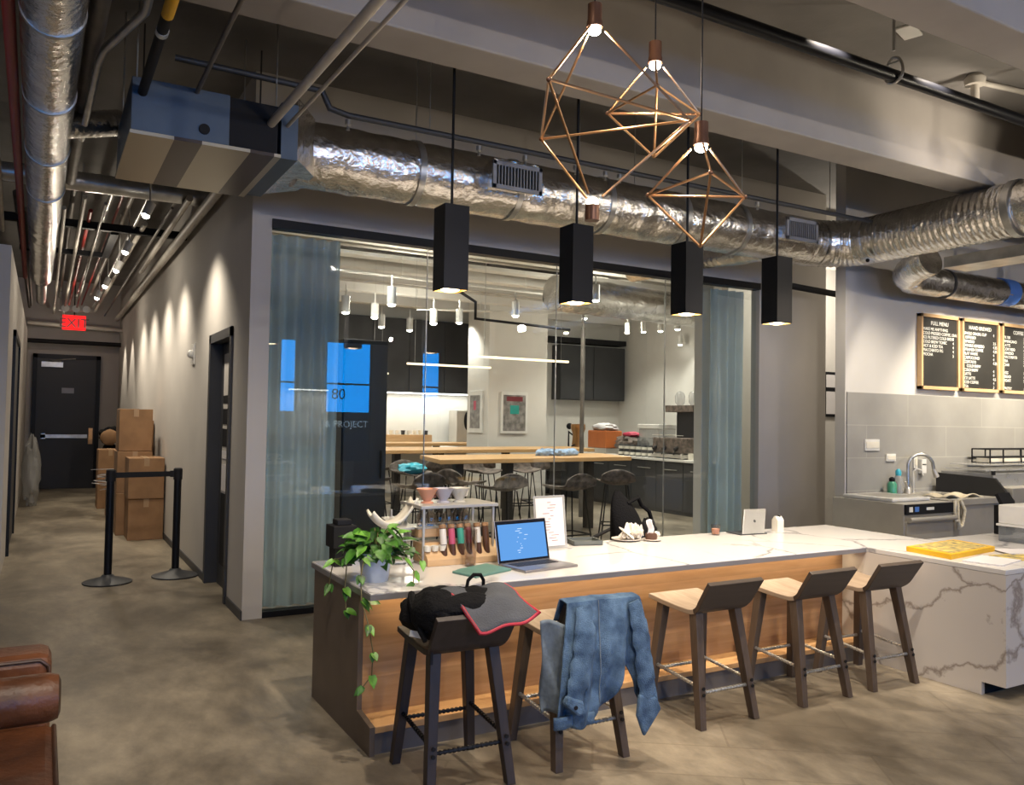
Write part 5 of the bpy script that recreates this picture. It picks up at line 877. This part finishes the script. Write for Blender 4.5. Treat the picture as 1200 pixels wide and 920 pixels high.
simple('wrapped_bundle', MB().ball((9.65, 11.62, 1.12), .28, 20, 14, (.8, 1.5, .55), .4, 3.5), 'seat_shell', 'brown lumpy wrapped bundle behind the jars', 'bundle'); simple('red_package', MB().ball((9.65, 11.62, 1.30), .12, 16, 10, (1, 2., .45), .2, 3), 'red_plastic', 'red package on top of the brown bundle', 'package')
simple('clear_tub', MB().box(9.5, 9.9, 10.65, 11.2, 1.25, 1.42), 'clear_plastic', 'clear lidded bin right of the red package', 'bin', False, bevel=.01); simple('storage_box', MB().box(9.48, 9.92, 10.63, 11.22, 1.42, 1.5), 'white_plastic', 'white lid like box lying on top of the clear bin', 'box', False, bevel=.01); simple('plastic_crate', MB().box(9.5, 9.9, 10.6, 11.25, .92, 1.25), 'acrylic_grey', 'grey crate under the clear bin on the prep counter', 'crate', False, bevel=.01)
oj = thing('juice_dispenser', 'square orange juice dispenser with crumpled white lid', 'dispenser', (9.6, 12.4, .92)); link('orange_tank', B(9.4, 9.8, 12.15, 12.75, 1.02, 1.36), 'orange', oj, bevel=.02); link('white_cover', MB().ball((9.6, 12.45, 1.42), .25, 16, 10, (.8, 1.2, .35), .4, 4), 'paper', oj, smooth=True); link('stand', B(9.4, 9.8, 12.15, 12.75, .92, 1.02), 'steel', oj)
ob2 = thing('copper_urn', 'tall copper brown urn standing left of the juice dispenser', 'urn', (9.6, 13.2, .92)); link('body', MB().lathe([(0, 0), (.12, 0), (.13, .1), (.11, .35), (.15, .45), (.15, .55), (0, .56)], (9.6, 13.25, .92), 20), 'brass', ob2, smooth=True); link('tap', MB().tube([(9.48, 13.2, 1.05), (9.4, 13.18, 1.02)], .015, 8), 'matte_black', ob2)
bb = thing('black_faucet', 'black round knobbed tap on the rear right counter', 'tap', (9.9, 14.9, .94)); link('stem', MB().tube([(9.9, 14.9, .94), (9.9, 14.9, 1.3), (10.02, 14.85, 1.2)], .02, 8), 'matte_black', bb, smooth=True); link('knob', MB().ball((9.92, 14.9, 1.42), .07, 12, 8), 'matte_black', bb, smooth=True)
simple('steel_tray', MB().box(9.3, 9.8, 13.4, 13.58, .92, .95), 'matte_black', 'flat black tray at the far end of the prep counter', 'tray', False)
for o in list(COL.objects):
    if o.parent is None:
        n = o.name.split('.')[0]; d = {'espresso_machine': 1.0, 'coffee_grinder': .92, 'spice_jar': .72, 'blue_bowl': .7, 'wrapped_bundle': .75, 'red_package': .75, 'clear_tub': .78, 'storage_box': .78, 'plastic_crate': .78, 'juice_dispenser': .72, 'copper_urn': .85, 'milk_jug': 1.05, 'steel_tray': .62}.get(n, 0)
        if n == 'paper_cup': d = 1.05
        o.location.y += d
# interior line lamps
for a, b_, y, lb in (((558, 418), (666, 424), 7.7, 'longest thin glowing line lamp hanging nearest the glass'), ((477, 426), (575, 431), 9.25, 'thin glowing line lamp hanging further left behind the longest one'), ((430, 437), (455, 437.5), 11.0, 'thin glowing line lamp half hidden behind the tall black cabinet')):
    p, q_ = at(*a, y=y), at(*b_, y=y); zz = (p.z + q_.z) / 2; t = thing('line_lamp', lb, 'lamp', ((p.x + q_.x) / 2, y, zz), 0, 'line lamps behind the glass'); link('tube', B(p.x, q_.x, y - .015, y + .015, zz - .012, zz + .012), 'line_lamp', t, bevel=.004)
    for x in (p.x + .1, q_.x - .1): link('cable', MB().tube([(x, y, zz), (x, y, ZC)], .002, 5), 'galv', t)
# ducts and tracks inside
d2_ = thing('inner_duct', 'foil duct under the ceiling in the right half of the glazed room', 'air duct', (8, 9, 3.3)); link('duct_run', ribbed([(5.9, 9.3, 3.25), (11.4, 9.9, 3.25)], .24, .9, .01, 24, .08, .02), 'foil', d2_, smooth=True); link('stub', ribbed([(5.86, 6.58, 3.24), (5.75, 7.4, 3.25)], .13, .06, .012, 20, .02), 'foil', d2_, smooth=True)
for i, (x0, y0, x1, y1, z) in enumerate(((2.0, 8.0, 5.4, 8.4, 3.35), (3.2, 10.4, 7.2, 10.6, 3.35), (5.5, 13.0, 9.4, 11.2, 3.3))):
    t = thing('light_track', ['white ceiling light track nearest the glass wall', 'white ceiling light track above the near wooden table', 'white ceiling light track running towards the prep counter'][i], 'light track', ((x0 + x1) / 2, (y0 + y1) / 2, z), 0, 'light tracks inside'); link('rail', MB().tube([(x0, y0, z + .1), (x1, y1, z + .1)], .018, 6), 'white_plastic', t)
    for k in range(5): f = k / 4; link('suspension_rod', MB().tube([(x0 + (x1 - x0) * f, y0 + (y1 - y0) * f, z + .1), (x0 + (x1 - x0) * f, y0 + (y1 - y0) * f, ZC)], .006, 6), 'white_plastic', t)
for yy in (8.0, 9.5, 12.0): pipe('ceiling_rod', [(1.6, yy, 3.62), (11.5, yy + .1, 3.6)], .022, 'white_pipe', 'pale pipe running across just under the ceiling behind the glass', group='pale pipes behind the glass')
pipe('dark_track_pipe', [(1.6, 9.2, 3.5), (6.2, 9.2, 3.5), (6.2, 9.2, 3.35), (8.0, 10.2, 3.35)], .02, 'matte_black', 'thin black pipe under the ceiling behind the glass', group='pipes behind the glass'); pipe('dark_track_pipe', [(5.3, 11.0, 3.45), (5.6, 11.0, 3.3), (5.6, 11.0, 3.05), (7.3, 11.0, 3.0)], .022, 'matte_black', 'black dropped pipe loop in front of the column top', group='pipes behind the glass')
# can spotlights: one proto, copied
def make_can(label):
    t = thing('can_spotlight', label, 'spotlight', (0, 0, 0), 0, 'small white can spotlights behind the glass'); link('housing', MB().lathe([(.05, 0), (.05, .19), (0, .19)], (0, 0, 0), 16), 'white_plastic', t, smooth=True); link('lens', MB().ball((0, 0, 0), .044, 14, 8, (1, 1, .55)), 'lamp_white', t, smooth=True); link('stem', MB().tube([(0, 0, .19), (0, 0, .32)], .01, 6), 'white_plastic', t); return t
cans = [((459, 357), 8.3), ((405, 366), 9.2), ((439, 372), 10.4), ((508, 379), 9.8), ((538, 378), 10.5), ((604, 370), 9.6), ((698, 352), 8.2), ((685, 373), 11.2), ((735, 390), 12.8), ((754, 389), 12.2), ((774, 388), 11.6), ((794, 386), 11.0), ((797, 404), 13.0), ((447, 383), 12.), ((480, 387), 12.)]
cz = []
for i, ((px, py), y) in enumerate(cans):
    p = at(px, py, y=y); cz.append(p)
can_l = ['hanging lit and nearest the glass, left of the first black pendant', 'hanging at the edge of the left curtain', 'unlit looking between two others above the tall cabinet', 'hanging left of the second glass seam', 'hanging just left of the column top', 'lit in front of the column top', 'lit, right of the second black pendant', 'below the foil duct beside the slim pole', 'first from the left of the row by the right kitchen wall', 'second in the row by the right kitchen wall', 'third in the row by the right kitchen wall', 'last in the row by the right kitchen wall', 'lower than its row, washing the right kitchen wall', 'hanging deep above the dark wall cabinets', 'hanging deep above the middle of the dark wall cabinets']
c0 = None
for i, p in enumerate(cz):
    lb = 'white can spotlight ' + can_l[i]
    if c0 is None: c0 = make_can(lb); c0.location = p
    else: dup(c0, p, 0, lb)
# hallway spotlights
def make_hs():
    t = thing('track_spotlight', '', 'spotlight', (0, 0, 0), 0, 'hallway spotlights'); link('housing', MB().lathe([(.035, 0), (.042, .12), (0, .13)], (0, 0, 0), 14, Matrix.Rotation(.35, 4, 'Y')), 'white_plastic', t, smooth=True); link('lens', MB().ball((0, 0, 0), .034, 12, 8), 'lamp_white', t, smooth=True); link('stem', MB().tube([(0.03, 0, .12), (0.03, 0, .7)], .008, 6), 'white_plastic', t); return t
hs = [(.74, 7.9), (.73, 9.85), (.735, 11.2), (.70, 12.7), (.67, 14.1)]; hl = ['nearest', 'second', 'third', 'fourth', 'furthest']; h0 = None
for (x, y), l_ in zip(hs, hl):
    lb = l_ + ' small lit spotlight in the row along the hallway ceiling'
    if h0 is None: h0 = make_hs(); h0.location = (x, y, 3.3); h0['label'] = lb
    else: dup(h0, (x, y, 3.3), 0, lb)
    light('hall_spot', 'SPOT', (x + .03, y, 3.26), 150, (1, .88, .7), (1.25, y + .1, 1.2), .05, 110, 1.)
for y in (16.0, 17.5): light('hall_spot', 'SPOT', (.9, y, 3.4), 110, (1, .88, .7), (1.2, y, 1.6), .03, 60, .5)
# bar track with spots: right kitchen
trk = thing('kitchen_track', 'black light track with spotlights near the menu boards', 'light track', (8.8, 4.6, 3.3)); link('rail', MB().tube([(8.0, 4.2, 3.42), (11.5, 4.2, 3.42)], .022, 6), 'matte_black', trk)
for x in (8.56, 9.2, 10.2): link('spot_head', MB().tube([(x, 4.2, 3.4), (x, 4.22, 3.3)], .014, 8).tube([(x, 4.22, 3.31), (x, 4.3, 3.16)], .045, 14), 'matte_black', trk, smooth=True)
link('lens', MB().ball((8.56, 4.302, 3.155), .036, 12, 8), 'lamp_white', trk, smooth=True)
for x in (8.56, 9.3, 10.3): light('kitchen_spot', 'SPOT', (x, 4.34, 3.1), 220, (1, .88, .68), (x + .2, 5.5, 1.7), .03, 85, .7)
light('kitchen_spot', 'SPOT', (7.6, 3.6, 3.3), 220, (1, .88, .7), (7.2, 5.2, 1.0), .05, 80, .8)
# spots behind the camera washing the bar and aisle
for i, (x, y, z, tx, ty, tz, pw, sp_) in enumerate([(1.9, 3.0, 4.0, 2.1, 4.1, .74, 270, 75), (3.9, 3.0, 4.0, 4.0, 4.4, .74, 560, 62), (4.9, 3.0, 4.0, 4.9, 4.2, .74, 360, 70), (3.0, 2.0, 4.0, 3.6, 2.9, 0, 380, 80), (.9, 2.0, 4.0, .6, 2.6, 0, 150, 90), (6.2, 3.1, 3.4, 6.0, 3.95, 3.9, 40, 80), (.4, 1.6, 3.2, .2, 6.5, 0, 260, 60), (1.2, .6, 2.9, 3.4, 3.9, .3, 150, 50)]):
    o = thing('track_spotlight', 'black track spotlight aimed down from the ceiling, number %s of the row above the picture' % ('one two three four five six seven eight'.split()[i]), 'spotlight', (x, y, z), 0, 'track heads above the aisle'); dv = (Vector((tx, ty, tz)) - Vector((x, y, z))).normalized()
    link('housing', MB().tube([Vector((x, y, z)) - dv * .18, Vector((x, y, z)) - dv * .02], .05, 14), 'matte_black', o, smooth=True)
    link('stem', MB().tube([Vector((x, y, z)) - dv * .12, (x - dv.x * .12, y - dv.y * .12, ZC)], .01, 8), 'matte_black', o)
    light('aisle_spot', 'SPOT', (x, y, z), pw, (1, .86, .69), (tx, ty, tz), .05, sp_, .7)
# led strip under the worktop lighting the oak boards
sled = link('led_strip', B(XL + .05, XI - .02, 3.745, 3.755, ZT - .036, ZT - .031), 'led_warm', bc)
light('led_glow', 'AREA', ((XL + XI) / 2, 3.74, ZT - .045), 5, (1, .78, .5), ((XL + XI) / 2, 3.80, .0), sx=XI - XL - .1, sy=.03)
# interior lights
for (x, y, w, h, pw) in ((4.5, 9.2, 5, 2.5, 190), (6.0, 13.0, 5, 2.5, 230), (10.3, 11.5, 1.6, 5, 200)):
    pass
INT = [(3.0, 8.2), (4.6, 8.3), (6.2, 8.2), (8.0, 8.6), (3.2, 10.4), (5.0, 10.5), (7.0, 10.6), (4.0, 12.8), (6.2, 12.8), (9.0, 12.6), (5.0, 14.8), (7.2, 14.8), (10.4, 13.6), (8.6, 10.4), (10.6, 10.6)]
for i, (x, y) in enumerate(INT): light('room_spot', 'SPOT', (x, y, 3.5), 170, (1, .93, .82), (x, y, 0), .08, 120, .8)
for (x, y) in ((4, 9.5), (7, 9.8), (5.5, 13), (9.5, 12.5)): light('room_glow', 'POINT', (x, y, 3.1), 50, (1, .9, .76), None, .02)
for y in (10.2, 11.4, 12.6): light('wash', 'SPOT', (10.8, y, 3.5), 90, (1, .93, .82), (11.6, y, 1.6), .05, 70, .6)
light('strip_glow', 'AREA', (6.3, 16.2, 2.04), 26, (1, .95, .88), (6.3, 16.3, 0), sx=4, sy=.08)
# ambient of the rest of the hall behind the camera (ceiling lamps there)
for (x, y, pw) in ((1.5, -2.5, 160), (6, -2.5, 160), (-3, 1.5, 60), (8, .8, 110)): light('hall_lamp', 'POINT', (x, y, 3.1), pw * 1.3, (1, .84, .64), None, .035)
for (x, y, pw) in ((.5, 10.6, 13), (.5, 14.6, 13), (.3, 17.6, 6)): light('hall_fill', 'POINT', (x, y, 3.15), pw, (1, .88, .7), None, .02)  # unseen ambient points added to lift the hallway
# fill lights added with no lamp seen: right end wall of the glazed front, the passage behind it, the ceiling bay over the aisle
light('wall_fill', 'SPOT', (6.2, 4.75, 2.95), 50, (1, .86, .68), (7.2, 6.44, 1.6), .04, 80, 1.)
light('passage_fill', 'POINT', (9.2, 7.0, 3.3), 90, (1, .9, .75), None, .03)
fill_head = thing('track_spotlight', 'added black spotlight turned upward beside the flexible duct to fill the ceiling bay', 'spotlight', (6.4, 2.0, 2.9), 0, 'track heads above the aisle'); link('housing', MB().tube([(6.5, 1.9, 2.82), (6.42, 1.98, 2.93)], .05, 14), 'matte_black', fill_head, smooth=True); link('stem', MB().tube([(6.5, 1.9, 2.85), (6.62, 1.9, 2.9), (6.62, 1.9, ZC)], .01, 8), 'matte_black', fill_head)  # uplight head added to brighten the ceiling bay
light('ceiling_fill', 'SPOT', (6.4, 2.0, 2.95), 100, (1, .88, .7), (5.4, 3.2, 4.2), .06, 120, 1.)
w = bpy.data.worlds.new('world'); SC.world = w; w.use_nodes = True; w.node_tree.nodes['Background'].inputs[0].default_value = (.02, .05, .12, 1); w.node_tree.nodes['Background'].inputs[1].default_value = .3
v = SC.view_settings; v.view_transform = 'Standard'; v.look = 'None'; v.exposure = 0.0; v.gamma = 1; v.use_curve_mapping = False
SC.cycles.use_denoising = True; SC.cycles.max_bounces = 8; SC.cycles.transparent_max_bounces = 16; SC.cycles.sample_clamp_indirect = 4; SC.cycles.caustics_reflective = False; SC.cycles.caustics_refractive = False
